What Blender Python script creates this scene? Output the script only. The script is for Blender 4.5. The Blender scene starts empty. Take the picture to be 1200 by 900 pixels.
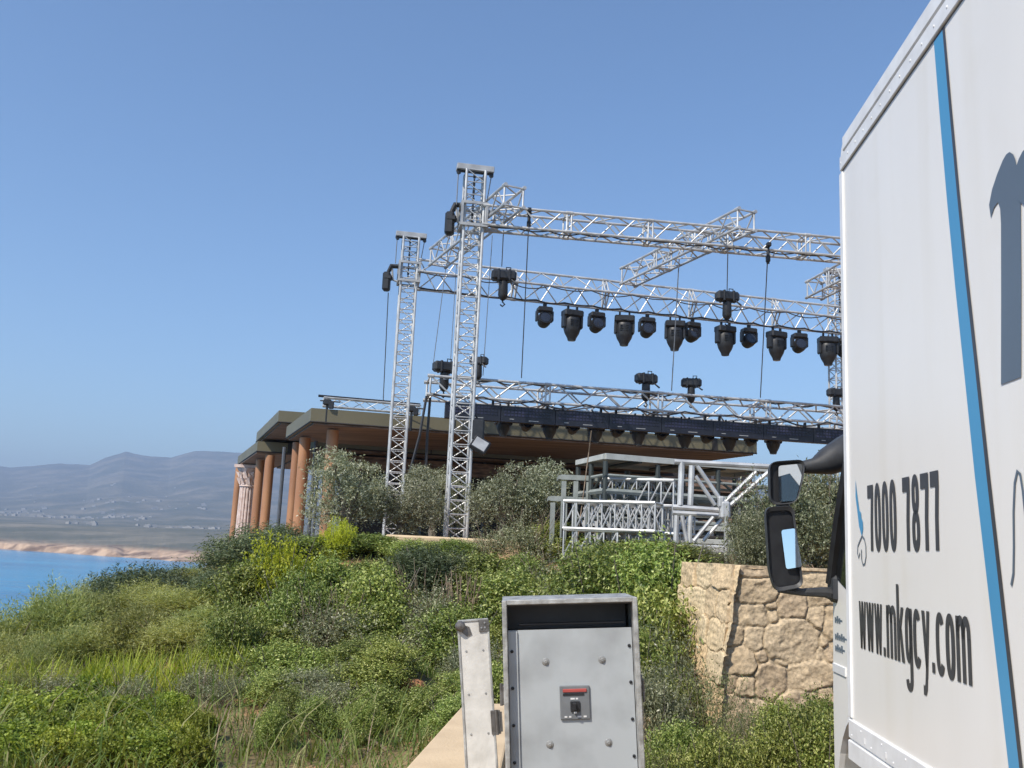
import bpy, math, random
import numpy as np
from mathutils import Vector, Matrix

# ------------------------------------------------------------------ camera, sky, sun, exposure
SC = bpy.context.scene
COL = SC.collection
EYE = 1.7
FPX = 1100.0
ROLL = math.atan(0.045)
PITCH = math.atan(192.07 / FPX)
CAM = Vector((0, 0, EYE))
_F = Vector((0, math.cos(PITCH), math.sin(PITCH)))
_R0 = Vector((1, 0, 0))
_U0 = Vector((0, -math.sin(PITCH), math.cos(PITCH)))
_I = _R0 * math.cos(ROLL) + _U0 * math.sin(ROLL)
_J = -_R0 * math.sin(ROLL) + _U0 * math.cos(ROLL)
cam_d = bpy.data.cameras.new('camera')
cam = bpy.data.objects.new('camera', cam_d)
COL.objects.link(cam)
cam_d.sensor_width = 36.0
cam_d.lens = 36.0 * FPX / 1200.0
cam_d.clip_start = 0.05
cam_d.clip_end = 40000.0
_m = Matrix((_I, _J, -_F)).transposed().to_4x4()
_m.translation = CAM
cam.matrix_world = _m
SC.camera = cam

SUN_EL = math.radians(47)
SUN_AZ = math.radians(221)          # clockwise from +Y: left of the camera and a little behind it
world = bpy.data.worlds.new('World')
SC.world = world
world.use_nodes = True
_wn = world.node_tree.nodes
_bg = _wn['Background']
_sky = _wn.new('ShaderNodeTexSky')
_sky.sky_type = 'NISHITA'
_sky.sun_disc = False
_sky.sun_elevation = SUN_EL
_sky.sun_rotation = SUN_AZ
_sky.altitude = 0
_sky.air_density = 1.15
_sky.dust_density = 0.1
_sky.ozone_density = 6.5
world.node_tree.links.new(_sky.outputs[0], _bg.inputs[0])
_bg.inputs[1].default_value = 0.14
sun_d = bpy.data.lights.new('sun', 'SUN')
sun_d.energy = 4.9
sun_d.angle = math.radians(0.5)
sun_d.color = (1.0, 0.925, 0.81)
sun = bpy.data.objects.new('sun', sun_d)
COL.objects.link(sun)
_sd = Vector((math.sin(SUN_AZ) * math.cos(SUN_EL), math.cos(SUN_AZ) * math.cos(SUN_EL), math.sin(SUN_EL)))
sun.rotation_euler = _sd.to_track_quat('Z', 'Y').to_euler()
SC.view_settings.view_transform = 'Standard'
SC.view_settings.look = 'None'
SC.view_settings.gamma = 1.0
SC.view_settings.use_curve_mapping = False
SC.view_settings.exposure = 0.27

rng = np.random.default_rng(7)
random.seed(7)


def ray(px, py):
    return _F * FPX + _I * (px - 600.0) + _J * (450.0 - py)


def P(px, py, y):                    # where the sight line of a photo pixel reaches ground distance y
    d = ray(px, py)
    return CAM + d * (y / d.y)


def L(px, py, z):                    # where it reaches height z
    d = ray(px, py)
    return CAM + d * ((z - EYE) / d.z)


def horizon(px):
    return 646.0 + 0.045 * (px - 683.0)


# ------------------------------------------------------------------ mesh helpers
class MB:
    def __init__(self):
        self.v, self.f, self.mi = [], [], []

    def add(self, vs, fs, m=0):
        o = len(self.v)
        self.v += [tuple(p) for p in vs]
        self.f += [tuple(i + o for i in f) for f in fs]
        self.mi += [m] * len(fs)

    def box(self, c, s, rz=0.0, m=0, M=None):
        hx, hy, hz = s[0] / 2, s[1] / 2, s[2] / 2
        pts = [Vector((x, y, z)) for z in (-hz, hz) for y in (-hy, hy) for x in (-hx, hx)]
        if M is None:
            M = Matrix.Rotation(rz, 3, 'Z')
        c = Vector(c)
        pts = [M @ p + c for p in pts]
        self.add(pts, [(0, 2, 3, 1), (4, 5, 7, 6), (0, 1, 5, 4), (2, 6, 7, 3), (0, 4, 6, 2), (1, 3, 7, 5)], m)

    def bbox(self, lo, hi, m=0):
        self.box([(a + b) / 2 for a, b in zip(lo, hi)], [abs(b - a) for a, b in zip(lo, hi)], m=m)

    def bevbox(self, c, s, b=0.01, M=None, m=0):      # box with chamfered edges
        hx, hy, hz = s[0] / 2, s[1] / 2, s[2] / 2
        b = min(b, hx * .45, hy * .45, hz * .45)
        vs, idx = [], {}
        for sx in (-1, 1):
            for sy in (-1, 1):
                for sz in (-1, 1):
                    for k in range(3):
                        p = [sx * hx, sy * hy, sz * hz]
                        for j in range(3):
                            if j != k:
                                p[j] -= (sx, sy, sz)[j] * b
                        idx[(sx, sy, sz, k)] = len(vs)
                        vs.append(Vector(p))
        fs = []
        S = (-1, 1)
        for s0 in S:
            fs.append([idx[(s0, a, c_, 0)] for a, c_ in ((-1, -1), (1, -1), (1, 1), (-1, 1))])
            fs.append([idx[(a, s0, c_, 1)] for a, c_ in ((-1, -1), (1, -1), (1, 1), (-1, 1))])
            fs.append([idx[(a, c_, s0, 2)] for a, c_ in ((-1, -1), (1, -1), (1, 1), (-1, 1))])
        for a in S:
            for c_ in S:
                fs.append([idx[(a, c_, -1, 0)], idx[(a, c_, 1, 0)], idx[(a, c_, 1, 1)], idx[(a, c_, -1, 1)]])
                fs.append([idx[(a, -1, c_, 0)], idx[(a, 1, c_, 0)], idx[(a, 1, c_, 2)], idx[(a, -1, c_, 2)]])
                fs.append([idx[(-1, a, c_, 1)], idx[(1, a, c_, 1)], idx[(1, a, c_, 2)], idx[(-1, a, c_, 2)]])
                for d in S:
                    fs.append([idx[(a, c_, d, 0)], idx[(a, c_, d, 1)], idx[(a, c_, d, 2)]])
        out = []
        for f in fs:                                   # outward winding
            cc = sum((vs[i] for i in f), Vector()) / len(f)
            n = (vs[f[1]] - vs[f[0]]).cross(vs[f[2]] - vs[f[0]])
            out.append(f if n.dot(cc) > 0 else f[::-1])
        c = Vector(c)
        self.add([((M @ p) if M else p) + c for p in vs], out, m)

    def tube(self, a, b, r, n=6, r2=None, cap=True, m=0):
        a, b = Vector(a), Vector(b)
        t = (b - a).normalized()
        s = t.cross(Vector((0, 0, 1)))
        if s.length < 1e-3:
            s = Vector((1, 0, 0))
        s.normalize()
        u = s.cross(t)
        r2 = r if r2 is None else r2
        vs = []
        for c, rr in ((a, r), (b, r2)):
            for k in range(n):
                th = 2 * math.pi * k / n
                vs.append(c + s * (rr * math.cos(th)) + u * (rr * math.sin(th)))
        fs = [(k, (k + 1) % n, n + (k + 1) % n, n + k) for k in range(n)]
        fs = [f[::-1] for f in fs]
        if cap:
            fs += [tuple(range(n)), tuple(range(2 * n - 1, n - 1, -1))]
        self.add(vs, fs, m)

    def path(self, pts, r, n=6, m=0):                  # one continuous tube through points; r may be a list
        pts = [Vector(p) for p in pts]
        N = len(pts)
        rs = r if isinstance(r, (list, tuple)) else [r] * N
        vs, prev = [], None
        for i, p in enumerate(pts):
            t = (pts[min(i + 1, N - 1)] - pts[max(i - 1, 0)]).normalized()
            if prev is None:
                s = t.cross(Vector((0, 0, 1)))
                if s.length < 1e-2:
                    s = Vector((1, 0, 0))
            else:
                s = prev - t * prev.dot(t)
            s.normalize()
            prev = s
            u = s.cross(t)
            for k in range(n):
                th = 2 * math.pi * k / n
                vs.append(p + (s * math.cos(th) + u * math.sin(th)) * rs[i])
        fs = []
        for i in range(N - 1):
            for k in range(n):
                fs.append((i * n + (k + 1) % n, i * n + k, (i + 1) * n + k, (i + 1) * n + (k + 1) % n))
        fs += [tuple(range(n)), tuple(range(N * n - 1, (N - 1) * n - 1, -1))]
        self.add(vs, fs, m)

    def lathe(self, prof, n=16, M=None, m=0, sx=1.0, sy=1.0):   # profile [(r, z)], round local z
        vs, fs = [], []
        for r, z in prof:
            for k in range(n):
                th = 2 * math.pi * k / n
                vs.append(Vector((r * math.cos(th) * sx, r * math.sin(th) * sy, z)))
        for i in range(len(prof) - 1):
            for k in range(n):
                fs.append((i * n + k, i * n + (k + 1) % n, (i + 1) * n + (k + 1) % n, (i + 1) * n + k))
        fs += [tuple(range(n - 1, -1, -1)), tuple(range((len(prof) - 1) * n, len(prof) * n))]
        if M is not None:
            vs = [M @ v for v in vs]
        self.add(vs, fs, m)

    def prism(self, poly, ext, m=0):                   # polygon of 3-D points extruded along ext
        n = len(poly)
        poly = [Vector(p) for p in poly]
        ext = Vector(ext)
        nn = Vector()
        for i in range(n):
            nn += poly[i].cross(poly[(i + 1) % n])
        if nn.dot(ext) > 0:
            poly = poly[::-1]
        vs = poly + [p + ext for p in poly]
        fs = [tuple(range(n)), tuple(range(2 * n - 1, n - 1, -1))]
        fs += [(i, n + i, n + (i + 1) % n, (i + 1) % n) for i in range(n)]
        self.add(vs, fs, m)

    def build(self, name, mat, parent=None, smooth=False, off=None):
        me = bpy.data.meshes.new(name)
        o = Vector(off) if off is not None else (parent_loc(parent) if parent else Vector())
        me.from_pydata([tuple(Vector(p) - o) for p in self.v], [], self.f)
        mats = mat if isinstance(mat, (list, tuple)) else [mat]
        for mm in mats:
            me.materials.append(mm)
        if len(mats) > 1:
            me.polygons.foreach_set('material_index', self.mi)
        if smooth:
            me.polygons.foreach_set('use_smooth', [True] * len(me.polygons))
            me.update()
            try:
                me.set_sharp_from_angle(angle=math.radians(40))
            except Exception:
                pass
        me.update()
        ob = bpy.data.objects.new(name, me)
        COL.objects.link(ob)
        if parent:
            ob.parent = parent
        return ob


def parent_loc(o):
    v = Vector()
    while o:
        v += o.location
        o = o.parent
    return v


def tag(o, label=None, cat=None, group=None, kind=None):
    if label: o['label'] = label
    if cat: o['category'] = cat
    if group: o['group'] = group
    if kind: o['kind'] = kind
    return o


def empty(name, loc, label, cat, group=None, rz=0.0):
    o = bpy.data.objects.new(name, None)
    o.empty_display_size = 0.2
    o.location = loc
    o.rotation_euler = (0, 0, rz)
    COL.objects.link(o)
    return tag(o, label, cat, group)


def dup(o, label=None, loc=None, rz=None, scale=None, parent=None):
    c = o.copy()
    COL.objects.link(c)
    c.parent = parent
    for ch in list(o.children):
        dup(ch, parent=c)
    if label: c['label'] = label
    if loc is not None: c.location = loc
    if rz is not None: c.rotation_euler = (c.rotation_euler[0], c.rotation_euler[1], rz)
    if scale is not None: c.scale = scale
    return c


# ------------------------------------------------------------------ materials
def nmat(name):
    m = bpy.data.materials.new(name)
    m.use_nodes = True
    return m, m.node_tree.nodes, m.node_tree.links, m.node_tree.nodes['Principled BSDF']


def rgba(c):
    return (c[0], c[1], c[2], 1.0)


def mat(name, c, rough=0.6, metal=0.0, c2=None, scale=8.0, bump=0.0, bscale=40.0, stretch=None, spec=None, lo=0.35, hi=0.65, detail=5.0):
    m, N, K, B = nmat(name)
    B.inputs['Roughness'].default_value = rough
    B.inputs['Metallic'].default_value = metal
    if spec is not None:
        B.inputs['Specular IOR Level'].default_value = spec
    tc = N.new('ShaderNodeTexCoord')
    src = tc.outputs['Object']
    if stretch:
        mp = N.new('ShaderNodeMapping')
        mp.inputs['Scale'].default_value = stretch
        K.new(src, mp.inputs[0])
        src = mp.outputs[0]
    if c2 is None:
        c2 = [x * 0.8 for x in c]
    nz = N.new('ShaderNodeTexNoise')
    nz.inputs['Scale'].default_value = scale
    nz.inputs['Detail'].default_value = detail
    K.new(src, nz.inputs['Vector'])
    rp = N.new('ShaderNodeValToRGB')
    rp.color_ramp.elements[0].position = lo
    rp.color_ramp.elements[1].position = hi
    rp.color_ramp.elements[0].color = rgba(c2)
    rp.color_ramp.elements[1].color = rgba(c)
    K.new(nz.outputs['Fac'], rp.inputs[0])
    K.new(rp.outputs[0], B.inputs['Base Color'])
    if bump:
        nb = N.new('ShaderNodeTexNoise')
        nb.inputs['Scale'].default_value = bscale
        nb.inputs['Detail'].default_value = 6
        K.new(src, nb.inputs['Vector'])
        bp = N.new('ShaderNodeBump')
        bp.inputs['Strength'].default_value = bump
        bp.inputs['Distance'].default_value = 0.02
        K.new(nb.outputs['Fac'], bp.inputs['Height'])
        K.new(bp.outputs[0], B.inputs['Normal'])
    return m


def leafmat(name, cols, rough=0.5, trans=0.3, spec=0.3):
    """cols: 2-4 base colours picked per leaf; a little drift per plant."""
    m, N, K, B = nmat(name)
    geo = N.new('ShaderNodeNewGeometry')
    rp = N.new('ShaderNodeValToRGB')
    el = rp.color_ramp.elements
    while len(el) < len(cols):
        el.new(0.5)
    for i, c in enumerate(cols):
        el[i].position = i / (len(cols) - 1)
        el[i].color = rgba(c)
    K.new(geo.outputs['Random Per Island'], rp.inputs[0])
    oi = N.new('ShaderNodeObjectInfo')
    hv = N.new('ShaderNodeHueSaturation')
    mr = N.new('ShaderNodeMapRange')
    mr.inputs['To Min'].default_value = 0.68
    mr.inputs['To Max'].default_value = 1.22
    K.new(oi.outputs['Random'], mr.inputs['Value'])
    K.new(mr.outputs[0], hv.inputs['Value'])
    mr2 = N.new('ShaderNodeMapRange')
    mr2.inputs['To Min'].default_value = 0.485
    mr2.inputs['To Max'].default_value = 0.515
    mu = N.new('ShaderNodeMath'); mu.operation = 'MULTIPLY'; mu.inputs[1].default_value = 7.31
    fr = N.new('ShaderNodeMath'); fr.operation = 'FRACT'
    K.new(oi.outputs['Random'], mu.inputs[0]); K.new(mu.outputs[0], fr.inputs[0]); K.new(fr.outputs[0], mr2.inputs['Value'])
    K.new(mr2.outputs[0], hv.inputs['Hue'])
    K.new(rp.outputs[0], hv.inputs['Color'])
    K.new(hv.outputs[0], B.inputs['Base Color'])
    B.inputs['Roughness'].default_value = rough
    B.inputs['Specular IOR Level'].default_value = spec
    tr = N.new('ShaderNodeBsdfTranslucent')
    br = N.new('ShaderNodeMixRGB'); br.blend_type = 'MULTIPLY'; br.inputs[0].default_value = 1.0
    br.inputs[2].default_value = (1.25, 1.15, 0.6, 1)
    K.new(hv.outputs[0], br.inputs[1])
    K.new(br.outputs[0], tr.inputs['Color'])
    mx = N.new('ShaderNodeMixShader')
    mx.inputs[0].default_value = trans
    K.new(B.outputs[0], mx.inputs[1]); K.new(tr.outputs[0], mx.inputs[2])
    K.new(mx.outputs[0], N['Material Output'].inputs['Surface'])
    return m


M_ALU = mat('mill_aluminium', (0.62, 0.62, 0.61), 0.5, 0.4, (0.38, 0.385, 0.39), 3.5)
M_ALU_DULL = mat('weathered_aluminium', (0.46, 0.46, 0.45), 0.5, 0.4, (0.33, 0.33, 0.33), 5.0)
M_GREYPIPE = mat('dark_tube_steel', (0.20, 0.21, 0.23), 0.5, 0.4)
M_BLACK = mat('black_plastic', (0.022, 0.023, 0.026), 0.45, 0.0, (0.014, 0.014, 0.016), 12)
M_BLACKMETAL = mat('black_metal', (0.03, 0.031, 0.034), 0.4, 0.3, (0.018, 0.018, 0.02), 10)
M_CABLE = mat('cable_rubber', (0.05, 0.05, 0.055), 0.6)
M_STEELROPE = mat('steel_rope', (0.16, 0.17, 0.19), 0.5, 0.3)
M_LENS, _n, _k, _b = nmat('lens_glass')
_b.inputs['Base Color'].default_value = (0.02, 0.022, 0.03, 1); _b.inputs['Roughness'].default_value = 0.08
_b.inputs['Coat Weight'].default_value = 0.6
M_WHITE = mat('white_truck_paint', (0.845, 0.815, 0.76), 0.26, 0.0, (0.80, 0.77, 0.715), 1.3, stretch=(1, 1, 0.35))
_N, _K = M_WHITE.node_tree.nodes, M_WHITE.node_tree.links
_b = _N['Principled BSDF']; _src = _b.inputs['Base Color'].links[0].from_socket
_tc = _N.new('ShaderNodeTexCoord')
_prev = _src
for _sc, _st, _lo, _dk in ((5.0, (1, 1, 0.07), 0.52, 0.965), (2.2, (1, 1, 1), 0.56, 0.965)):    # run-off streaks and patches of road film
    _mp = _N.new('ShaderNodeMapping'); _mp.inputs['Scale'].default_value = _st; _K.new(_tc.outputs['Object'], _mp.inputs[0])
    _nz = _N.new('ShaderNodeTexNoise'); _nz.inputs['Scale'].default_value = _sc; _nz.inputs['Detail'].default_value = 6; _K.new(_mp.outputs[0], _nz.inputs['Vector'])
    _rp = _N.new('ShaderNodeValToRGB'); _rp.color_ramp.elements[0].position = _lo; _rp.color_ramp.elements[0].color = (1, 1, 1, 1); _rp.color_ramp.elements[1].position = _lo + .2; _rp.color_ramp.elements[1].color = (_dk, _dk * .99, _dk * .965, 1)
    _K.new(_nz.outputs['Fac'], _rp.inputs[0])
    _mx = _N.new('ShaderNodeMixRGB'); _mx.blend_type = 'MULTIPLY'; _mx.inputs[0].default_value = 1.0
    _K.new(_prev, _mx.inputs[1]); _K.new(_rp.outputs[0], _mx.inputs[2]); _prev = _mx.outputs[0]
_K.new(_prev, _b.inputs['Base Color'])
M_WHITE_RAIL = mat('white_rail_paint', (0.80, 0.80, 0.79), 0.4, 0.0, (0.70, 0.695, 0.68), 9.0)
M_BLUE = mat('blue_vinyl', (0.075, 0.31, 0.53), 0.35, 0.0, (0.07, 0.285, 0.50), 2)
M_DKVINYL = mat('dark_grey_vinyl', (0.055, 0.054, 0.058), 0.4, 0.0, (0.048, 0.047, 0.05), 3)
M_SLATEVINYL = mat('slate_vinyl', (0.115, 0.15, 0.19), 0.4, 0.0, (0.105, 0.135, 0.17), 3)
M_PALEVINYL = mat('pale_crease', (0.88, 0.87, 0.85), 0.3, c2=(0.80, 0.79, 0.77))
M_TYRE = mat('tyre_rubber', (0.02, 0.02, 0.02), 0.8, bump=0.3)
M_DKGLASS, _n, _k, _b = nmat('dark_window_glass')
_b.inputs['Base Color'].default_value = (0.012, 0.014, 0.016, 1); _b.inputs['Roughness'].default_value = 0.05
M_MIRROR, _n, _k, _b = nmat('mirror_glass')
_b.inputs['Base Color'].default_value = (0.75, 0.78, 0.8, 1); _b.inputs['Metallic'].default_value = 1.0; _b.inputs['Roughness'].default_value = 0.02
M_MIRRORCASE = mat('grey_mirror_plastic', (0.045, 0.047, 0.05), 0.5, 0.0, (0.032, 0.033, 0.036), 15)
M_CABPANEL = mat('pale_grey_panel', (0.395, 0.42, 0.435), 0.45, 0.0, (0.29, 0.305, 0.315), 3.4, lo=0.27, hi=0.52, detail=9)
M_CABFRAME = mat('scuffed_aluminium', (0.50, 0.50, 0.48), 0.5, 0.35, (0.27, 0.265, 0.25), 16, bump=0.15)
M_COVER = mat('worn_white_panel', (0.62, 0.60, 0.56), 0.55, 0.0, (0.44, 0.425, 0.39), 9, lo=0.25, hi=0.6, bump=0.1)
M_RECESS = mat('charcoal_recess', (0.075, 0.073, 0.078), 0.5)
M_RED = mat('red_plastic', (0.40, 0.075, 0.065), 0.4)
M_ZINC = mat('zinc_bolt', (0.42, 0.42, 0.41), 0.45, 0.6)
M_RUSTSTEEL = mat('dull_steel_hinge', (0.20, 0.19, 0.18), 0.5, 0.6, (0.12, 0.11, 0.10), 25)
M_SLAB = mat('sand_concrete', (0.66, 0.50, 0.315), 0.85, 0.0, (0.55, 0.41, 0.255), 3.0, bump=0.25, bscale=60)
M_OLIVEFASCIA = mat('bronze_fascia', (0.150, 0.132, 0.080), 0.5, 0.05, (0.125, 0.11, 0.066), 0.8)
M_WOODSOFFIT = mat('brown_boards', (0.27, 0.175, 0.12), 0.65, 0.0, (0.07, 0.043, 0.030), 1.6, stretch=(0.3, 7, 7))
M_RUSTCOL = mat('rust_brown_paint', (0.43, 0.215, 0.105), 0.55, 0.0, (0.30, 0.14, 0.07), 2.5, stretch=(1, 1, 0.25))
M_DKINT = mat('dark_interior', (0.03, 0.026, 0.024), 0.7)
M_MARBLE = mat('pinkish_marble', (0.66, 0.53, 0.47), 0.6, 0.0, (0.50, 0.37, 0.32), 6)
M_GREYPOST = mat('slate_post', (0.10, 0.11, 0.13), 0.5)
M_DECKGREEN = mat('grey_green_scaffold', (0.055, 0.064, 0.06), 0.5, 0.2, (0.04, 0.048, 0.045), 6)
M_DECKTOP = mat('pale_grey_deck', (0.50, 0.51, 0.48), 0.55, 0.1, (0.37, 0.38, 0.36), 4)
M_GREYWOOD = mat('grey_steel_riser', (0.30, 0.32, 0.30), 0.6, 0.1, (0.22, 0.24, 0.22), 6)
M_LEDBODY = mat('navy_batten_case', (0.014, 0.015, 0.026), 0.4, 0.0, (0.009, 0.010, 0.018), 6)
M_LEDCELL = mat('violet_led_face', (0.042, 0.042, 0.10), 0.35, 0.0, (0.010, 0.011, 0.022), 0.9, lo=0.50, hi=0.72)
M_BARK = mat('grey_olive_bark', (0.21, 0.18, 0.145), 0.9, 0.0, (0.10, 0.085, 0.07), 14, bump=0.6)
M_TWIG = mat('dry_twig', (0.26, 0.20, 0.14), 0.9, 0.0, (0.14, 0.10, 0.07), 20)
M_REED = mat('dry_reed', (0.30, 0.22, 0.15), 0.8, 0.0, (0.13, 0.095, 0.065), 12)
M_TERRACOTTA = mat('orange_earth_stone', (0.50, 0.235, 0.11), 0.9, 0.0, (0.38, 0.17, 0.08), 12, bump=0.5)
M_TOWNWHITE = mat('town_plaster', (0.36, 0.35, 0.33), 0.8)

LEAF_HEDGE = leafmat('leaf_mastic', [(0.062, 0.098, 0.021), (0.175, 0.240, 0.050), (0.31, 0.37, 0.088), (0.53, 0.56, 0.22)], rough=0.44, trans=0.24, spec=0.35)
LEAF_DARK = leafmat('leaf_bluegreen', [(0.065, 0.095, 0.050), (0.13, 0.165, 0.088), (0.23, 0.265, 0.15)])
LEAF_FEATHER = leafmat('leaf_tamarisk', [(0.17, 0.21, 0.07), (0.34, 0.385, 0.14), (0.54, 0.56, 0.27)], trans=0.45)
LEAF_OLIVE = leafmat('leaf_olive', [(0.13, 0.15, 0.085), (0.25, 0.27, 0.165), (0.38, 0.395, 0.27), (0.55, 0.56, 0.43)], trans=.24, spec=.4, rough=0.42)
LEAF_YELLOW = leafmat('leaf_yellowgreen', [(0.28, 0.34, 0.02), (0.44, 0.49, 0.035), (0.60, 0.62, 0.08)], trans=0.4)
LEAF_WEED = leafmat('leaf_weed', [(0.13, 0.185, 0.026), (0.28, 0.35, 0.05), (0.45, 0.50, 0.12)], trans=0.4)
LEAF_GRASS = leafmat('leaf_grass', [(0.075, 0.125, 0.025), (0.14, 0.205, 0.035), (0.21, 0.25, 0.07), (0.36, 0.32, 0.17)], trans=0.35)
LEAF_REEDGREEN = leafmat('leaf_bright_reed', [(0.17, 0.25, 0.022), (0.30, 0.39, 0.04), (0.44, 0.49, 0.10)], trans=0.4)
# ------------------------------------------------------------------ noise
def vnoise(x, y, seed=0):
    x = np.asarray(x, float); y = np.asarray(y, float)
    xi = np.floor(x).astype(np.int64); yi = np.floor(y).astype(np.int64)
    fx = x - xi; fy = y - yi
    fx = fx * fx * (3 - 2 * fx); fy = fy * fy * (3 - 2 * fy)

    def h(a, b):
        n = (a * 374761393 + b * 668265263 + seed * 974634777) & 0x7fffffff
        n = ((n ^ (n >> 13)) * 1274126177) & 0x7fffffff
        n = n ^ (n >> 16)
        return (n & 0xffff) / 65535.0
    return (h(xi, yi) * (1 - fx) + h(xi + 1, yi) * fx) * (1 - fy) + (h(xi, yi + 1) * (1 - fx) + h(xi + 1, yi + 1) * fx) * fy


def fbm(x, y, seed=0, o=4):
    s = 0; a = 0.5
    for k in range(o):
        s = s + a * vnoise(x * 2 ** k, y * 2 ** k, seed + k)
        a *= 0.5
    return s


def sst(t):
    t = np.clip(t, 0, 1)
    return t * t * (3 - 2 * t)


SEA_Z = EYE - 24.0


def ground(X, Y):
    X = np.asarray(X, float); Y = np.asarray(Y, float)
    bank = 1.50 * sst((Y - 10.8) / 6.4)
    left = sst((X + 8.0) / 4.5)
    late = sst((Y - 19.0) / 7.0) * sst((X + 0.27 * Y + 2.2) / 2.0)
    bank = bank * np.maximum(left, late) + (1 - np.maximum(left, late)) * 0.25 * sst((Y - 8) / 8)
    right = 1.52 * sst((Y - 8.85) / 0.28)
    bank = bank - 0.55 * sst((-X - 2.6) / 3.5) * sst((Y - 8.6) / 4.0) * (1 - late)
    bank = bank + 0.42 * np.exp(-((X + 1.13) / 0.55) ** 2 - ((Y - 10.6) / 0.75) ** 2)
    t = sst((X - 2.02 + 0.19 * np.clip(Y - 8.7, -1, 8)) / 0.30)
    z = bank * (1 - t) + right * t
    z = z + 0.10 * (fbm(X * 0.6, Y * 0.6, 3) - 0.47) * sst(1.5 - (X - 1.5)) 
    edge = -np.maximum(8.8 + 0.0 * Y, 0.302 * Y) + 1.0 * (fbm(X * 0.15, Y * 0.15, 9) - 0.47)
    cl = sst((edge - X) / 13.0)
    cl2 = sst((Y - 62.0) / 25.0) * sst((200 - X) / 80.0)
    cl3 = sst((-30 - Y) / 60.0) * 0
    z = z - 31.0 * np.maximum(cl, np.maximum(cl2, cl3))
    return z


def gz(x, y):
    return float(ground(np.array([x]), np.array([y]))[0])


def grid_mesh(name, xs, ys, zf, mats, smooth=True, midx=None):
    X, Y = np.meshgrid(xs, ys)
    Z = zf(X, Y)
    nx, ny = len(xs), len(ys)
    co = np.stack([X.ravel(), Y.ravel(), Z.ravel()], 1)
    return quad_mesh(name, co, nx, ny, mats, smooth)


def quad_mesh(name, co, nx, ny, mats, smooth=True):
    i = np.arange(ny - 1)[:, None] * nx + np.arange(nx - 1)[None, :]
    q = np.stack([i, i + 1, i + nx + 1, i + nx], -1).reshape(-1, 4)
    return raw_mesh(name, co, q, mats, smooth)


def raw_mesh(name, co, q, mats, smooth=False):
    me = bpy.data.meshes.new(name)
    nq = len(q); k = q.shape[1]
    me.vertices.add(len(co)); me.vertices.foreach_set('co', np.asarray(co, np.float32).ravel())
    me.loops.add(nq * k); me.loops.foreach_set('vertex_index', np.asarray(q, np.int32).ravel())
    me.polygons.add(nq)
    me.polygons.foreach_set('loop_start', np.arange(nq, dtype=np.int32) * k)
    if smooth:
        me.polygons.foreach_set('use_smooth', np.ones(nq, bool))
    for m in (mats if isinstance(mats, (list, tuple)) else [mats]):
        me.materials.append(m)
    me.update(calc_edges=True)
    return me


def link(name, me, parent=None):
    o = bpy.data.objects.new(name, me)
    COL.objects.link(o)
    if parent: o.parent = parent
    return o


# ------------------------------------------------------------------ ground
def ground_mat():
    m, N, K, B = nmat('headland_soil')
    tc = N.new('ShaderNodeTexCoord')
    n1 = N.new('ShaderNodeTexNoise'); n1.inputs['Scale'].default_value = 0.55; n1.inputs['Detail'].default_value = 8
    n2 = N.new('ShaderNodeTexNoise'); n2.inputs['Scale'].default_value = 9; n2.inputs['Detail'].default_value = 8
    for n in (n1, n2): K.new(tc.outputs['Object'], n.inputs['Vector'])
    r1 = N.new('ShaderNodeValToRGB')
    e = r1.color_ramp.elements
    e[0].position = 0.38; e[0].color = (0.13, 0.105, 0.045, 1)
    e[1].position = 0.60; e[1].color = (0.50, 0.255, 0.125, 1)
    x = e.new(0.5); x.color = (0.26, 0.18, 0.085, 1)
    K.new(n1.outputs['Fac'], r1.inputs[0])
    mx = N.new('ShaderNodeMixRGB'); mx.blend_type = 'MULTIPLY'; mx.inputs[0].default_value = 0.6
    r2 = N.new('ShaderNodeValToRGB')
    r2.color_ramp.elements[0].color = (0.45, 0.45, 0.45, 1); r2.color_ramp.elements[0].position = 0.3
    r2.color_ramp.elements[1].position = 0.6
    K.new(n2.outputs['Fac'], r2.inputs[0]); K.new(r1.outputs[0], mx.inputs[1]); K.new(r2.outputs[0], mx.inputs[2])
    K.new(mx.outputs[0], B.inputs['Base Color'])
    B.inputs['Roughness'].default_value = 0.95
    bp = N.new('ShaderNodeBump'); bp.inputs['Strength'].default_value = 0.8; bp.inputs['Distance'].default_value = 0.05
    K.new(n2.outputs['Fac'], bp.inputs['Height']); K.new(bp.outputs[0], B.inputs['Normal'])
    return m


xs = np.concatenate([np.linspace(-60, -16, 45)[:-1], np.arange(-16, 12, 0.2), np.linspace(12, 60, 40), np.linspace(70, 900, 30)])
ys = np.concatenate([np.linspace(-300, -8, 40)[:-1], np.arange(-8, 22, 0.2), np.linspace(22, 110, 90), np.linspace(120, 300, 10)])
go = link('ground', grid_mesh('ground', xs, ys, ground, ground_mat()))
tag(go, kind='structure')


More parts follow.
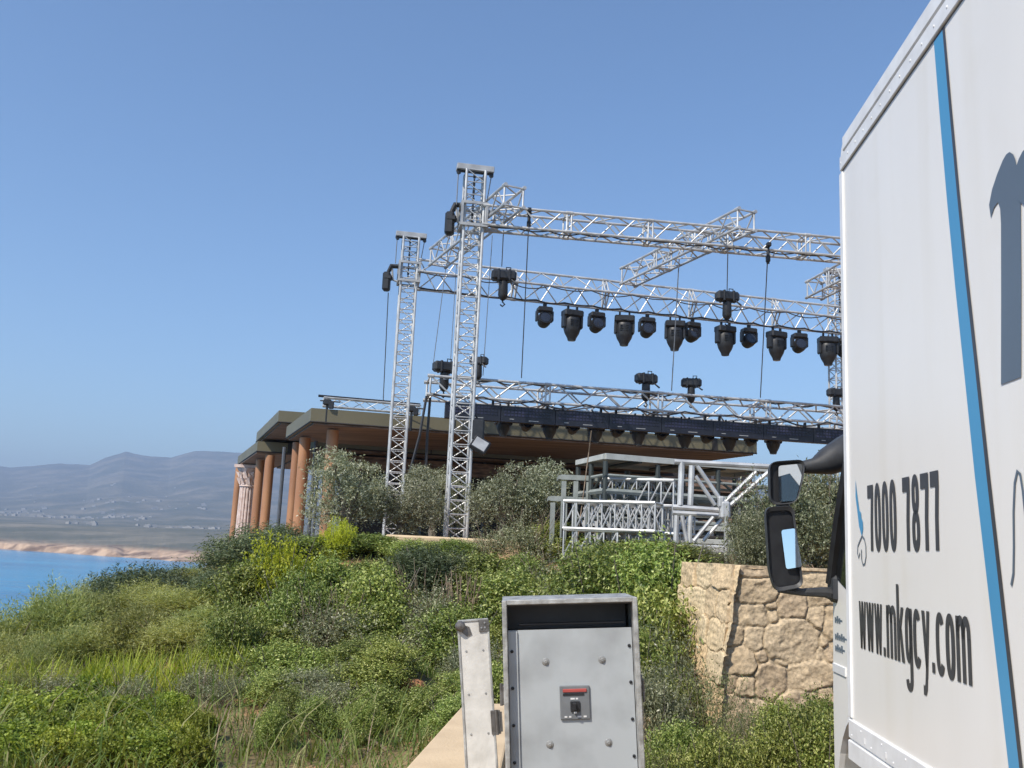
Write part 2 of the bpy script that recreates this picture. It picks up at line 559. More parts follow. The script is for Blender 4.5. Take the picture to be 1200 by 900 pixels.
# ------------------------------------------------------------------ sea
def sea_mat():
    m, N, K, B = nmat('sea_water')
    B.inputs['Roughness'].default_value = 0.16
    B.inputs['IOR'].default_value = 1.33
    tc = N.new('ShaderNodeTexCoord')
    mp = N.new('ShaderNodeMapping'); mp.inputs['Scale'].default_value = (0.05, 0.16, 1)
    K.new(tc.outputs['Object'], mp.inputs[0])
    n1 = N.new('ShaderNodeTexNoise'); n1.inputs['Scale'].default_value = 1.0; n1.inputs['Detail'].default_value = 9
    K.new(mp.outputs[0], n1.inputs['Vector'])
    n2 = N.new('ShaderNodeTexNoise'); n2.inputs['Scale'].default_value = 0.12; n2.inputs['Detail'].default_value = 4
    K.new(mp.outputs[0], n2.inputs['Vector'])
    r = N.new('ShaderNodeValToRGB')
    r.color_ramp.elements[0].color = (0.008, 0.165, 0.34, 1); r.color_ramp.elements[0].position = 0.35
    r.color_ramp.elements[1].color = (0.02, 0.27, 0.48, 1); r.color_ramp.elements[1].position = 0.65
    K.new(n2.outputs['Fac'], r.inputs[0])
    K.new(r.outputs[0], B.inputs['Base Color'])
    bp = N.new('ShaderNodeBump'); bp.inputs['Strength'].default_value = 1.0; bp.inputs['Distance'].default_value = 1.6
    K.new(n1.outputs['Fac'], bp.inputs['Height']); K.new(bp.outputs[0], B.inputs['Normal'])
    return m


sx_ = np.linspace(-8500, 7100, 41); sy_ = np.linspace(-1350, 8200, 41)
so = link('sea', grid_mesh('sea', sx_, sy_, lambda X, Y: X * 0 + SEA_Z, sea_mat(), False))
tag(so, kind='structure')

# ------------------------------------------------------------------ far shore and hills
RIDGE = [(-900, 520), (-500, 540), (-200, 532), (-60, 546), (0, 547), (20, 549), (75, 545), (112, 546), (128, 538), (152, 531),
         (177, 536), (205, 538), (216, 535), (232, 531), (285, 531), (330, 534), (420, 541), (520, 560), (640, 570), (760, 560), (900, 575), (1100, 570), (1500, 580), (2200, 585)]
_rx = np.array([a for a, b in RIDGE], float)
_rh = np.array([646 + 0.045 * (a - 683) - b for a, b in RIDGE], float)


def coast_y(px):
    return np.interp(px, [-900, -300, 0, 255, 420, 700, 1100, 2200], [1900, 1250, 985, 800, 640, 560, 620, 700])


def far_land():
    pxs = np.concatenate([np.linspace(-480, -10, 50), np.linspace(0, 290, 240), np.linspace(296, 1500, 120)])
    # fraction along depth from coast to ridge and beyond
    ts = np.concatenate([np.array([-60, -12, 0, 3, 8, 14, 20, 30, 45, 70, 100, 140, 190, 250]), np.linspace(320, 6300, 110)])
    PX, T = np.meshgrid(pxs, ts)
    tan = (PX - 600) / FPX
    cy = coast_y(PX) + 22 * (fbm(PX * 0.06, PX * 0 + 1, 5) - 0.47)
    Yd = cy + T
    X = Yd * tan
    hr = np.interp(PX, _rx, _rh)
    k = np.clip(T / 5200.0, 0, 1.15)
    # height as pixels above the horizon along the profile -> metres
    prof = np.interp(k, [0, .05, .12, .25, .42, .62, .8, .93, 1.0, 1.15], [-0.16, -0.03, .05, .14, .28, .50, .74, .93, 1.0, 0.9])
    nz = fbm(X * 0.0016 + 3, Yd * 0.0011, 11, 5) - 0.47
    nz2 = fbm(X * 0.006, Yd * 0.004, 23, 4) - 0.47
    px_h = hr * (prof + nz * 0.42 * np.sin(np.clip(k, 0, 1) * math.pi) * 0.9)
    Z = EYE + px_h / FPX * Yd + nz2 * 26 * np.clip(k, 0, 1)
    low = SEA_Z + np.interp(T, [-60, -12, 0, 3, 8, 14, 20, 30, 45, 250], [-8, -3, -0.4, 0.9, 3.2, 6.4, 7.0, 8.0, 8.5, 12.0])
    # sandy cove: the cliff fades into a beach between px 150 and 255
    beach = sst((PX - 140) / 30.0) * sst((275 - PX) / 15.0)
    lowb = SEA_Z + np.interp(T, [-60, -12, 0, 14, 30, 45, 70, 140, 250], [-8, -3, -0.4, 1.0, 2.2, 4.5, 9.0, 11.0, 12.0])
    low = low * (1 - beach) + lowb * beach
    rough = (fbm(X * 0.05, Yd * 0.05, 31, 4) - 0.47)
    low = low + rough * 4.0 * sst(T / 6.0)
    w = sst((T - 60) / 420.0)
    Z = low * (1 - w) + np.maximum(Z, low) * w
    co = np.stack([X.ravel(), Yd.ravel(), Z.ravel()], 1)
    m, N, K, B = nmat('dry_hill_scrub')
    tc = N.new('ShaderNodeTexCoord')
    def noise(s, d=8, st=(1, 1, 1)):
        mp = N.new('ShaderNodeMapping'); mp.inputs['Scale'].default_value = st
        n = N.new('ShaderNodeTexNoise'); n.inputs['Scale'].default_value = s; n.inputs['Detail'].default_value = d
        K.new(tc.outputs['Object'], mp.inputs[0]); K.new(mp.outputs[0], n.inputs['Vector']); return n
    n1 = noise(0.006, 10); n2 = noise(0.05, 6)
    r = N.new('ShaderNodeValToRGB'); e = r.color_ramp.elements
    e[0].position = 0.34; e[0].color = (0.075, 0.080, 0.055, 1)
    e[1].position = 0.68; e[1].color = (0.20, 0.175, 0.13, 1)
    x = e.new(0.5); x.color = (0.11, 0.105, 0.075, 1)
    mxn = N.new('ShaderNodeMath'); mxn.operation = 'ADD'
    sc = N.new('ShaderNodeMath'); sc.operation = 'MULTIPLY_ADD'; sc.inputs[1].default_value = 0.4; sc.inputs[2].default_value = -0.2
    K.new(n2.outputs['Fac'], sc.inputs[0]); K.new(n1.outputs['Fac'], mxn.inputs[0]); K.new(sc.outputs[0], mxn.inputs[1])
    K.new(mxn.outputs[0], r.inputs[0])
    # bare orange cliff and pale sand by the water
    sp = N.new('ShaderNodeSeparateXYZ'); K.new(tc.outputs['Object'], sp.inputs[0])
    ad = N.new('ShaderNodeMath'); ad.operation = 'MULTIPLY_ADD'; ad.inputs[1].default_value = 9.0
    K.new(n2.outputs['Fac'], ad.inputs[0]); K.new(sp.outputs['Z'], ad.inputs[2])
    mr = N.new('ShaderNodeMapRange'); mr.inputs['From Min'].default_value = SEA_Z + 11.0; mr.inputs['From Max'].default_value = SEA_Z + 14.5
    mr.inputs['To Min'].default_value = 1.0; mr.inputs['To Max'].default_value = 0.0
    K.new(ad.outputs[0], mr.inputs['Value'])
    r3 = N.new('ShaderNodeValToRGB'); e = r3.color_ramp.elements
    e[0].position = 0.38; e[0].color = (0.16, 0.10, 0.065, 1); e[1].position = 0.60; e[1].color = (0.50, 0.35, 0.235, 1)
    K.new(n2.outputs['Fac'], r3.inputs[0])
    mx = N.new('ShaderNodeMixRGB'); K.new(mr.outputs[0], mx.inputs[0]); K.new(r.outputs[0], mx.inputs[1]); K.new(r3.outputs[0], mx.inputs[2])
    K.new(mx.outputs[0], B.inputs['Base Color']); B.inputs['Roughness'].default_value = 0.95
    o = link('hills', quad_mesh('hills', co, len(pxs), len(ts), m))
    tag(o, kind='structure')
    return pxs, ts, Z, X, Yd


HP, HT, HZ, HX, HY = far_land()


def far_point(px, t):
    i = np.interp(t, HT, np.arange(len(HT))); j = np.interp(px, HP, np.arange(len(HP)))
    i0, j0 = int(min(i, len(HT) - 2)), int(min(j, len(HP) - 2)); a, b = i - i0, j - j0
    f = lambda A: (A[i0, j0] * (1 - b) + A[i0, j0 + 1] * b) * (1 - a) + (A[i0 + 1, j0] * (1 - b) + A[i0 + 1, j0 + 1] * b) * a
    return Vector((f(HX), f(HY), f(HZ)))


# white houses of the far town: small flat-roofed boxes with a parapet and an upper room
def house_mesh():
    b = MB()
    b.bbox((-7, -5, -3), (7, 5, 5.5))
    b.bbox((-7, -5, 5.5), (-6.7, 5, 6.3)); b.bbox((6.7, -5, 5.5), (7, 5, 6.3))
    b.bbox((-6.7, -5, 5.5), (6.7, -4.7, 6.3)); b.bbox((-6.7, 4.7, 5.5), (6.7, 5, 6.3))
    b.bbox((-2, -2, 5.5), (4, 3, 8.2))
    return b


_h0 = None
town = [(66, 190, 1750, 420, 48), (0, 68, 2300, 600, 34), (2, 72, 1500, 80, 14), (95, 128, 980, 160, 10), (175, 275, 1080, 130, 16), (110, 260, 2700, 900, 26), (20, 160, 3500, 700, 8)]
for (a, b_, t0, dt, n) in town:
    for k in range(n):
        px = random.uniform(a, b_) if k % 3 else a + (b_ - a) * k / n
        p = far_point(px, t0 + random.uniform(-dt, dt) * (0.35 if k % 2 else 1))
        if _h0 is None:
            _h0 = house_mesh().build('house', M_TOWNWHITE)
            ob = _h0
        else:
            ob = dup(_h0)
        ob.location = p
        ob.rotation_euler = (0, 0, random.uniform(-0.5, 0.5))
        s = random.uniform(0.38, 0.9)
        ob.scale = (s * random.uniform(.8, 1.7), s, s * random.uniform(.7, 1.1))
        tag(ob, 'tiny white flat roofed house of the distant town at the foot of the hazy hills', 'house', 'houses of the distant town across the bay')

# ------------------------------------------------------------------ haze over the bay
hb = MB(); hb.bbox((-8600, -1400, SEA_Z - 10.5), (7200, 8300, 560))
hm = bpy.data.materials.new('haze_air'); hm.use_nodes = True
hn = hm.node_tree.nodes; hn.remove(hn['Principled BSDF'])
pv = hn.new('ShaderNodeVolumePrincipled')
pv.inputs['Color'].default_value = (0.56, 0.73, 1.0, 1); pv.inputs['Density'].default_value = 0.00021; pv.inputs['Anisotropy'].default_value = 0.2
hm.node_tree.links.new(pv.outputs[0], hn['Material Output'].inputs['Volume'])
tag(hb.build('haze', hm), kind='stuff')


# ------------------------------------------------------------------ stone wall by the track
def voro(u, v, seeds):
    d1 = np.full(u.shape, 9.0); d2 = np.full(u.shape, 9.0); id1 = np.zeros(u.shape, int)
    for i, (a, b, ra, rb) in enumerate(seeds):
        q = np.sqrt(((u - a) / ra) ** 2 + ((v - b) / rb) ** 2) if True else 0
        q = (np.abs((u - a) / ra) ** 2.6 + np.abs((v - b) / rb) ** 2.6) ** (1 / 2.6)
        q = (q - 1.0) * min(ra, rb)
        new = q < d1
        d2 = np.where(new, d1, np.minimum(d2, q))
        id1 = np.where(new, i, id1)
        d1 = np.where(new, q, d1)
    return d1, d2, id1


WALL_Y = 8.7
WC = P(862, 662, WALL_Y)
WTOP = WC.z


def wall_px(zx, zy):                      # photo detail coordinates -> wall plane (s, z)
    p = P(700 + zx * 0.2892, 640 + zy * 0.2892, WALL_Y)
    return p.x - (WC.x - 0.115 * (WTOP - p.z)), p.z


def stone_panel(ns, nzv, smax, seeds, depth, joint, to_world, cols, seed, smin=0.0, sq=1.0):
    
    S, Zv = np.meshgrid(np.linspace(smin, smax, ns), np.linspace(-0.25, WTOP, nzv))
    wob = 0.035
    u = S + wob * (fbm(S * 7, Zv * 7, seed) - .47) * 2; v = Zv + wob * (fbm(S * 7, Zv * 7, seed + 5) - .47) * 2
    d1, d2, ids = voro(u, v, seeds)
    e = (d2 - d1)
    prof = sst(e / joint)
    r = np.random.default_rng(seed)
    off = r.uniform(-0.3, 0.35, len(seeds))[ids]
    tx, ty = r.uniform(-.10, .10, len(seeds)), r.uniform(-.10, .10, len(seeds))
    ca = np.array([(a, b) for a, b, _, _ in seeds])
    tilt = tx[ids] * (u - ca[ids, 0]) + ty[ids] * (v - ca[ids, 1])
    rough = (fbm(S * 18 * sq, Zv * 18, seed + 9, 4) - .47) * 0.030 + (fbm(S * 5, Zv * 5, seed + 19, 3) - .47) * 0.018
    ridge = -np.abs(fbm(S * 9 * sq, Zv * 9, seed + 29, 3) - .47) * 0.022
    disp = depth * prof * (1 + off) + (tilt + rough + ridge) * prof + (fbm(S * 30 * sq, Zv * 30, seed + 2) - .47) * .01
    co = to_world(S, Zv, disp).reshape(-1, 3)
    c = np.array(cols)
    w = r.uniform(0, 1, len(seeds))
    base = c[0] * (1 - w[:, None]) + c[1] * w[:, None]
    alt = r.uniform(0, 1, len(seeds)) > 0.72
    base[alt] = base[alt] * 0.4 + c[2] * 0.6
    colr = base[ids] * (0.85 + 0.3 * fbm(S * 8 * sq, Zv * 8, seed + 3)[..., None])
    mort = np.array(cols[3])
    colr = colr * prof[..., None] + mort * (1 - prof[..., None])
    return co, colr.reshape(-1, 3)


def stone_mat():
    m, N, K, B = nmat('rubble_stone')
    at = N.new('ShaderNodeAttribute'); at.attribute_name = 'stone_colour'
    tc = N.new('ShaderNodeTexCoord')
    nz = N.new('ShaderNodeTexNoise'); nz.inputs['Scale'].default_value = 35; nz.inputs['Detail'].default_value = 8
    K.new(tc.outputs['Object'], nz.inputs['Vector'])
    r = N.new('ShaderNodeValToRGB'); r.color_ramp.elements[0].color = (0.62, 0.62, 0.62, 1); r.color_ramp.elements[0].position = .3
    r.color_ramp.elements[1].color = (1.12, 1.1, 1.05, 1); r.color_ramp.elements[1].position = .65
    K.new(nz.outputs['Fac'], r.inputs[0])
    mx = N.new('ShaderNodeMixRGB'); mx.blend_type = 'MULTIPLY'; mx.inputs[0].default_value = 1
    K.new(at.outputs['Color'], mx.inputs[1]); K.new(r.outputs[0], mx.inputs[2])
    K.new(mx.outputs[0], B.inputs['Base Color']); B.inputs['Roughness'].default_value = 0.92
    B.inputs['Specular IOR Level'].default_value = 0.2
    bp = N.new('ShaderNodeBump'); bp.inputs['Strength'].default_value = 0.7; bp.inputs['Distance'].default_value = 0.012
    K.new(nz.outputs['Fac'], bp.inputs['Height']); K.new(bp.outputs[0], B.inputs['Normal'])
    return m


def add_colours(me, col):
    a = me.color_attributes.new('stone_colour', 'FLOAT_COLOR', 'POINT')
    a.data.foreach_set('color', np.concatenate([col, np.ones((len(col), 1))], 1).astype(np.float32).ravel())


M_STONE = stone_mat()
wall = empty('stone_wall', (WC.x + 1.5, WALL_Y, 0), 'rubble stone retaining wall with a sunlit squared corner beside the truck cab', 'wall')
raw = [(645, 178, 78, 52), (785, 235, 56, 56), (605, 278, 82, 44), (635, 104, 66, 18), (548, 360, 38, 40), (625, 372, 46, 44), (780, 382, 104, 86), (878, 292, 42, 48), (932, 320, 30, 70),
       (568, 465, 66, 54), (690, 550, 62, 76), (855, 527, 100, 54), (792, 650, 90, 70), (703, 283, 22, 26), (707, 243, 22, 14), (658, 440, 22, 26), (730, 474, 28, 14), (893, 440, 20, 26), (905, 382, 22, 22),
       (937, 430, 26, 40), (890, 132, 66, 28), (905, 212, 62, 30), (536, 160, 30, 62), (533, 548, 28, 32), (592, 572, 32, 36), (640, 655, 40, 50), (905, 605, 42, 40), (950, 560, 24, 30), (570, 670, 44, 60), (930, 690, 50, 46), (722, 690, 26, 30)]
seeds = []
for zx, zy, ra, rb in raw:
    s, z = wall_px(zx, zy)
    k = 0.2892 / FPX * WALL_Y
    seeds.append((s, z, ra * k, rb * k))
rr = random.Random(4)
y0 = 0.0
for row in range(7):                       # the courses behind the truck and below the bushes
    hgt = 0.26
    x = 1.02 + rr.uniform(0, .1) if row > 1 else -0.1
    z = WTOP - 0.13 - (6 - row) * hgt
    while x < 5.2:
        wd = rr.uniform(.2, .5)
        if not any(abs(x + wd / 2 - a) < ra + wd * .25 and abs(z - b) < rb + .06 for a, b, ra, rb in seeds):
            seeds.append((x + wd / 2, z + rr.uniform(-.04, .04), wd * .5, hgt * rr.uniform(.4, .55)))
        x += wd + .03
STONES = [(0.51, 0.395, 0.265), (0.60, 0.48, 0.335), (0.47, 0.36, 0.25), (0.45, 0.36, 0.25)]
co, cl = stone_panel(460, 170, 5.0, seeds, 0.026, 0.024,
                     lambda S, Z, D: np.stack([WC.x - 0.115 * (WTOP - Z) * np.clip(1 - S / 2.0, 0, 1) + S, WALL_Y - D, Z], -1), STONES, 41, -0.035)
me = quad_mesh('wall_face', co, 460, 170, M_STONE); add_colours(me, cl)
o = link('rubble_face', me, wall); o.location = -wall.location
WB = P(801, 658, 9.95)
ldir = Vector((WB.x - WC.x, WB.y - WC.y, 0)); LLEN = ldir.length; ldir.normalize(); lnor = Vector((-ldir.y, ldir.x, 0))
seeds2 = []
z = WTOP
rr = random.Random(11)
while z > -0.3:
    hgt = rr.uniform(.18, .30); x = -0.05
    while x < LLEN + .1:
        wd = rr.uniform(.28, .6)
        seeds2.append((x + wd / 2, z - hgt / 2 + rr.uniform(-.02, .02), wd / 2, hgt / 2)); x += wd
    z -= hgt
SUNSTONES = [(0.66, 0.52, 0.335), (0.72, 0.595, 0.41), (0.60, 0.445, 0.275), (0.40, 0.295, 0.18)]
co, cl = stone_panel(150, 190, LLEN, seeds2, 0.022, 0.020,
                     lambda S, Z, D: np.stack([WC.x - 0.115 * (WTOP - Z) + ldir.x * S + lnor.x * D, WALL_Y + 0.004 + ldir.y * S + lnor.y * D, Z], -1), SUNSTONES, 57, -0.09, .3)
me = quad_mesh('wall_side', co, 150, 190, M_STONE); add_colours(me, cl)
o = link('squared_end', me, wall); o.location = -wall.location
# top of the wall: uneven cap stones
def cap_z(X, Y): return WTOP - 0.004 + 0.022 * (fbm(X * 5, Y * 5, 77) - .47) - 0.02 * sst((WALL_Y + .06 - Y) / .07)
A_, T_ = np.meshgrid(np.linspace(0, 1, 200), np.linspace(0, 1, 24))
Yc = WALL_Y - 0.03 + T_ * (WB.y - WALL_Y + .03)
wd_ = np.where(Yc < WALL_Y + .5, 5.0, 0.5)
Xc = WC.x + (Yc - WALL_Y) / ldir.y * ldir.x + A_ * wd_
co = np.stack([Xc, Yc, cap_z(Xc, Yc)], -1).reshape(-1, 3)
cc = np.array((0.50, 0.385, 0.25)) * (0.8 + 0.4 * fbm(Xc * 3, Yc * 3, 8)[..., None]); cc = cc.reshape(-1, 3)
me = quad_mesh('wall_cap', co, 200, 24, M_STONE); add_colours(me, cc)
o = link('cap', me, wall); o.location = -wall.location
# ------------------------------------------------------------------ foliage
def unit(v):
    return v / np.maximum(np.linalg.norm(v, axis=-1, keepdims=True), 1e-9)


def leaf_quads(base, d, n, Ln, W):
    s = unit(np.cross(d, n)); n2 = np.cross(s, d)
    b = base; t = base + d * Ln[:, None]
    mid = base + d * (Ln * 0.45)[:, None] + n2 * (Ln * 0.07)[:, None]
    v = np.stack([b, mid + s * W[:, None] * .5, t, mid - s * W[:, None] * .5], 1).reshape(-1, 3)
    q = np.arange(len(base) * 4).reshape(-1, 4)
    return v, q


def foliage(name, lobes, n_shoots, per, shoot_len, leaf, mat_, seed, up=0.35, jitter=0.5, inner=0.55, droop=0.0, spread=0.75, flat_bottom=True):
    """lobes: (cx,cy,cz,rx,ry,rz). Shoots start in the outer shell of a lobe and carry `per` leaves."""
    r = np.random.default_rng(seed)
    lob = np.array(lobes, float)
    wgt = (lob[:, 3] * lob[:, 4] * lob[:, 5]) ** (2 / 3); wgt /= wgt.sum()
    k = r.choice(len(lob), n_shoots, p=wgt)
    u = unit(r.normal(size=(n_shoots, 3)))
    rad = inner + (1.0 - inner) * r.uniform(0, 1, n_shoots) ** 0.6
    lump = 0.80 + 0.42 * fbm(u[:, 0] * 2.3 + k * 3.1, u[:, 1] * 2.3 + u[:, 2] * 2.3, seed)
    base = lob[k, :3] + u * lob[k, 3:] * (rad * lump)[:, None]
    d = unit(u * np.array([1, 1, 0.8]) + np.array([0, 0, up]) + r.normal(size=(n_shoots, 3)) * jitter)
    Ls = shoot_len * r.uniform(0.5, 1.4, n_shoots)
    if flat_bottom:
        keep = base[:, 2] > 0.0
        base, d, Ls = base[keep], d[keep], Ls[keep]
    m = len(base)
    t = (np.arange(per) + 0.5) / per
    tt = t[None, :] + r.uniform(-.5, .5, (m, per)) / per
    pos = base[:, None, :] + d[:, None, :] * (Ls[:, None] * tt)[..., None]
    pos[..., 2] -= droop * (Ls[:, None] * tt) ** 2 / shoot_len
    rnd = r.normal(size=(m, per, 3))
    ax = unit(np.cross(d[:, None, :], rnd))
    ld = unit(d[:, None, :] * (1 - spread) + ax * spread + r.normal(size=(m, per, 3)) * .15)
    nn = unit(np.cross(ld, ax) + r.normal(size=(m, per, 3)) * .6 + np.array([0, 0, .5]))
    Ln = leaf[0] * r.uniform(0.65, 1.3, m * per); W = leaf[1] * r.uniform(0.7, 1.25, m * per)
    v, q = leaf_quads(pos.reshape(-1, 3), ld.reshape(-1, 3), nn.reshape(-1, 3), Ln, W)
    return raw_mesh(name, v, q, mat_)


def rlobes(r, n, w, h, lo=0.2, sz=1.0):
    out = []
    for i in range(n):
        a = r.uniform(0, 2 * math.pi); q = r.uniform(0.0, 0.62) * w / 2
        s = r.uniform(.26, .46) * sz
        zc = r.uniform(lo, 0.72) * h * (1 - 0.35 * (q / (w / 2)))
        out.append((q * math.cos(a), q * math.sin(a), zc, w * s * .8, w * s * .8, h * r.uniform(.22, .36) * sz))
    return out


def stems_mesh(r, name, w, h, n, mat_, rad=0.012):
    b = MB()
    for i in range(n):
        a = r.uniform(0, 2 * math.pi); q = r.uniform(.15, .45) * w
        p0 = Vector((r.uniform(-.06, .06), r.uniform(-.06, .06), -0.1))
        p2 = Vector((q * math.cos(a), q * math.sin(a), h * r.uniform(.5, .92)))
        p1 = p0.lerp(p2, .5) + Vector((r.uniform(-.08, .08), r.uniform(-.08, .08), .05))
        b.path([p0, p1, p2], [rad, rad * .75, rad * .35], 5)
    ob = b.build(name, mat_, off=(0, 0, 0))
    me = ob.data
    bpy.data.objects.remove(ob)
    return me


LIB = {}


def lib(kind, n, fn):
    LIB[kind] = [proto(*q) for q in [fn(np.random.default_rng(100 + i * 17 + hash(kind) % 1 + len(kind)), i) for i in range(n)]]


# every prototype stands on z = 0, is 1.5 m wide and 1.1 m high
def proto(fm, sm):
    co = np.empty(len(fm.vertices) * 3, np.float32); fm.vertices.foreach_get('co', co); co = co.reshape(-1, 3)
    return fm, sm, float(np.percentile(co[:, 2], 98.5)), 2 * float(np.percentile(np.hypot(co[:, 0], co[:, 1]), 95))


lib('hedge', 5, lambda r, i: (foliage('mastic_leaves', rlobes(r, 30, 1.5, 1.15, sz=.42), 2500, 9, 0.20, (0.045, 0.0205), LEAF_HEDGE, 200 + i, inner=.4), stems_mesh(r, 'mastic_stems', 1.5, 1.1, 11, M_BARK)))
lib('dark', 3, lambda r, i: (foliage('needle_leaves', rlobes(r, 16, 1.5, 1.1, sz=.75), 1700, 9, 0.22, (0.075, 0.016), LEAF_DARK, 300 + i, up=.6), stems_mesh(r, 'needle_stems', 1.5, 1.1, 9, M_BARK)))
lib('feather', 4, lambda r, i: (foliage('feather_leaves', rlobes(r, 17, 1.5, 1.1, sz=.75), 1700, 10, 0.28, (0.078, 0.0125), LEAF_FEATHER, 400 + i, up=.9, spread=.5), stems_mesh(r, 'feather_stems', 1.5, 1.1, 9, M_TWIG)))
LEAF_GREY = leafmat('leaf_greygreen', [(0.085, 0.105, 0.055), (0.17, 0.195, 0.105), (0.28, 0.30, 0.175), (0.44, 0.45, 0.30)], rough=.38, trans=.25, spec=.45)
lib('tall', 2, lambda r, i: (foliage('tall_mastic_leaves', rlobes(r, 34, 1.7, 1.9, lo=.12, sz=.48), 4300, 9, 0.20, (0.046, 0.021), LEAF_HEDGE, 900 + i, inner=.4), stems_mesh(r, 'tall_mastic_stems', 1.7, 1.8, 14, M_BARK, .014)))
lib('grey', 3, lambda r, i: (foliage('grey_leaves', rlobes(r, 24, 1.5, 1.15, sz=.5), 2000, 9, 0.24, (0.048, 0.016), LEAF_GREY, 800 + i, up=.6, inner=.3), stems_mesh(r, 'grey_stems', 1.5, 1.25, 14, M_BARK, .010)))
lib('twiggy', 2, lambda r, i: (foliage('twiggy_leaves', rlobes(r, 14, 1.5, 1.1, sz=.6), 650, 8, 0.24, (0.050, 0.018), LEAF_GREY, 850 + i, up=.8, inner=.2), stems_mesh(r, 'twiggy_stems', 1.7, 1.45, 26, M_TWIG, .008)))
lib('yellow', 2, lambda r, i: (foliage('yellow_leaves', rlobes(r, 9, 1.5, 1.1), 900, 8, 0.2, (0.055, 0.026), LEAF_YELLOW, 500 + i, up=.5), stems_mesh(r, 'yellow_stems', 1.5, 1.1, 8, M_BARK)))
lib('weed', 4, lambda r, i: (foliage('weed_leaves', rlobes(r, 12, 1.5, .8, .1), 800, 7, 0.17, (0.078, 0.058), LEAF_WEED, 600 + i, up=.7), stems_mesh(r, 'weed_stems', 1.3, .7, 12, M_TWIG, .005)))
lib('sparse', 3, lambda r, i: (foliage('sparse_leaves', rlobes(r, 9, 1.5, 1.1, .1), 800, 7, 0.2, (0.042, 0.014), leafmat('leaf_dusty', [(0.10, 0.125, 0.05), (0.19, 0.215, 0.09), (0.32, 0.32, 0.17)]) if i == 0 else bpy.data.materials['leaf_dusty'], 700 + i, up=.5, inner=.3), stems_mesh(r, 'sparse_stems', 1.5, 1.0, 16, M_TWIG, .008)))
LABELS2 = 0
LIBH = {'hedge': 1.1, 'dark': 1.1, 'feather': 1.1, 'yellow': 1.1, 'weed': 0.8, 'sparse': 1.1}
NAMES = {'tall': 'mastic_shrub', 'grey': 'grey_green_shrub', 'twiggy': 'twiggy_shrub', 'hedge': 'mastic_shrub', 'dark': 'dark_shrub', 'feather': 'tamarisk_shrub', 'yellow': 'yellow_green_shrub', 'weed': 'leafy_weed', 'sparse': 'thin_shrub'}
LABELS = {
    'grey': ('grey green small leaved shrub mixed into the thicket on the bank', 'shrub', 'grey green shrubs of the thicket on the bank'),
    'twiggy': ('half bare twiggy shrub among the leafy ones of the thicket on the bank', 'shrub', 'twiggy shrubs of the thicket on the bank'),
    'dark': ('dark bluish needle leaved shrub within the leafy thicket on the bank', 'shrub', 'dark shrubs within the thicket on the bank'),
    'hedge': ('dense mid green mastic shrub in the thicket covering the bank below the stage', 'shrub', 'mastic shrubs of the thicket on the bank'),
    'feather': ('pale feathery green shrub on the headland edge in front of the sea', 'shrub', 'pale feathery shrubs along the headland edge'),
    'weed': ('low bright green broad leaved weed in the grass of the lower left foreground', 'weed', 'bright weeds in the left foreground'),
    'sparse': ('thin dusty green shrub with bare twigs at the foot of the stone wall', 'shrub', 'thin shrubs at the foot of the stone wall'),
}
_cnt = {}


def bush(kind, px, py_top, Y, wpx, label=None, group=None, hmin=0.35, var=None, h=None):
    top = P(px, py_top, Y)
    z0 = gz(top.x, Y) - 0.03
    h = h or max((top.z - z0) * random.uniform(.92, 1.12), hmin)
    w = max(wpx / FPX * Y, 0.88 * h)
    k = _cnt.get(kind, 0); _cnt[kind] = k + 1
    fm, sm, H0, W0 = LIB[kind][(k if var is None else var) % len(LIB[kind])]
    if label is None:
        label, cat, group = LABELS[kind]
    cat = 'weed' if kind == 'weed' else 'shrub'
    e = empty(NAMES[kind], (top.x, Y, z0), label, cat, group, rz=random.uniform(0, 6.28))
    e.scale = (w / W0, w / W0, h / H0)
    link('foliage', fm, e); link('stem', sm, e)
    return e


J = lambda a: random.uniform(-a, a)


def thick(px, py, Y, w):
    k = random.choices(('hedge', 'grey', 'twiggy', 'dark'), (74, 18, 6, 2))[0]
    return bush(k, px, py, Y, w * random.uniform(.72, 1.12))



# thicket on the bank, from the terrace edge down to the foreground
SKY_ROW = [(300, 648), (345, 652), (372, 640), (405, 642), (440, 641), (487, 640), (530, 638), (575, 622), (612, 618), (648, 622), (690, 664), (748, 640), (785, 660)]
for px, py in SKY_ROW: thick(px + J(6), py + J(4), 16.4 + J(.3), 86)
for px in range(312, 800, 44): thick(px + J(12), (655 if px < 640 else 672) + J(12), 14.4 + J(.4), 96)
for px in range(296, 800, 50): thick(px + J(14), 686 + J(15), 13.0 + J(.4), 108)
for px in range(280, 600, 44): thick(px + J(16), 722 + J(17), 12.0 + J(.4), 100)
for px in (655, 700, 738, 775): thick(px, 692 + J(14), 11.8, 112)
for px, py in ((258, 772), (298, 778), (335, 756), (372, 768), (408, 758), (440, 772), (548, 762), (584, 752)): thick(px, py + J(8), 11.0 + J(.3), 88)
for px, py in ((322, 812), (362, 794), (400, 800), (432, 806), (455, 826), (542, 800)): thick(px, py, 10.1 + J(.2), 80)
for px, py, Y, w in ((392, 842, 9.4, 84), (440, 848, 9.3, 80), (498, 850, 9.3, 72), (338, 866, 9.0, 56), (372, 872, 8.7, 60), (425, 876, 8.5, 56), (318, 884, 8.2, 40), (535, 828, 8.8, 66), (572, 790, 9.4, 90), (610, 770, 9.0, 100)): thick(px, py, Y, w)
for px, py, Y, w in ((762, 712, 9.6, 80), (770, 738, 9.2, 70), (748, 752, 8.9, 90), (784, 782, 8.3, 70), (768, 806, 7.6, 90)): bush(random.choice(('hedge', 'hedge', 'grey')), px, py, Y, w)
bush('tall', 722, 654, 11.2, 150, 'tall leafy mastic shrub rising behind the top right corner of the grey cabinet', None)
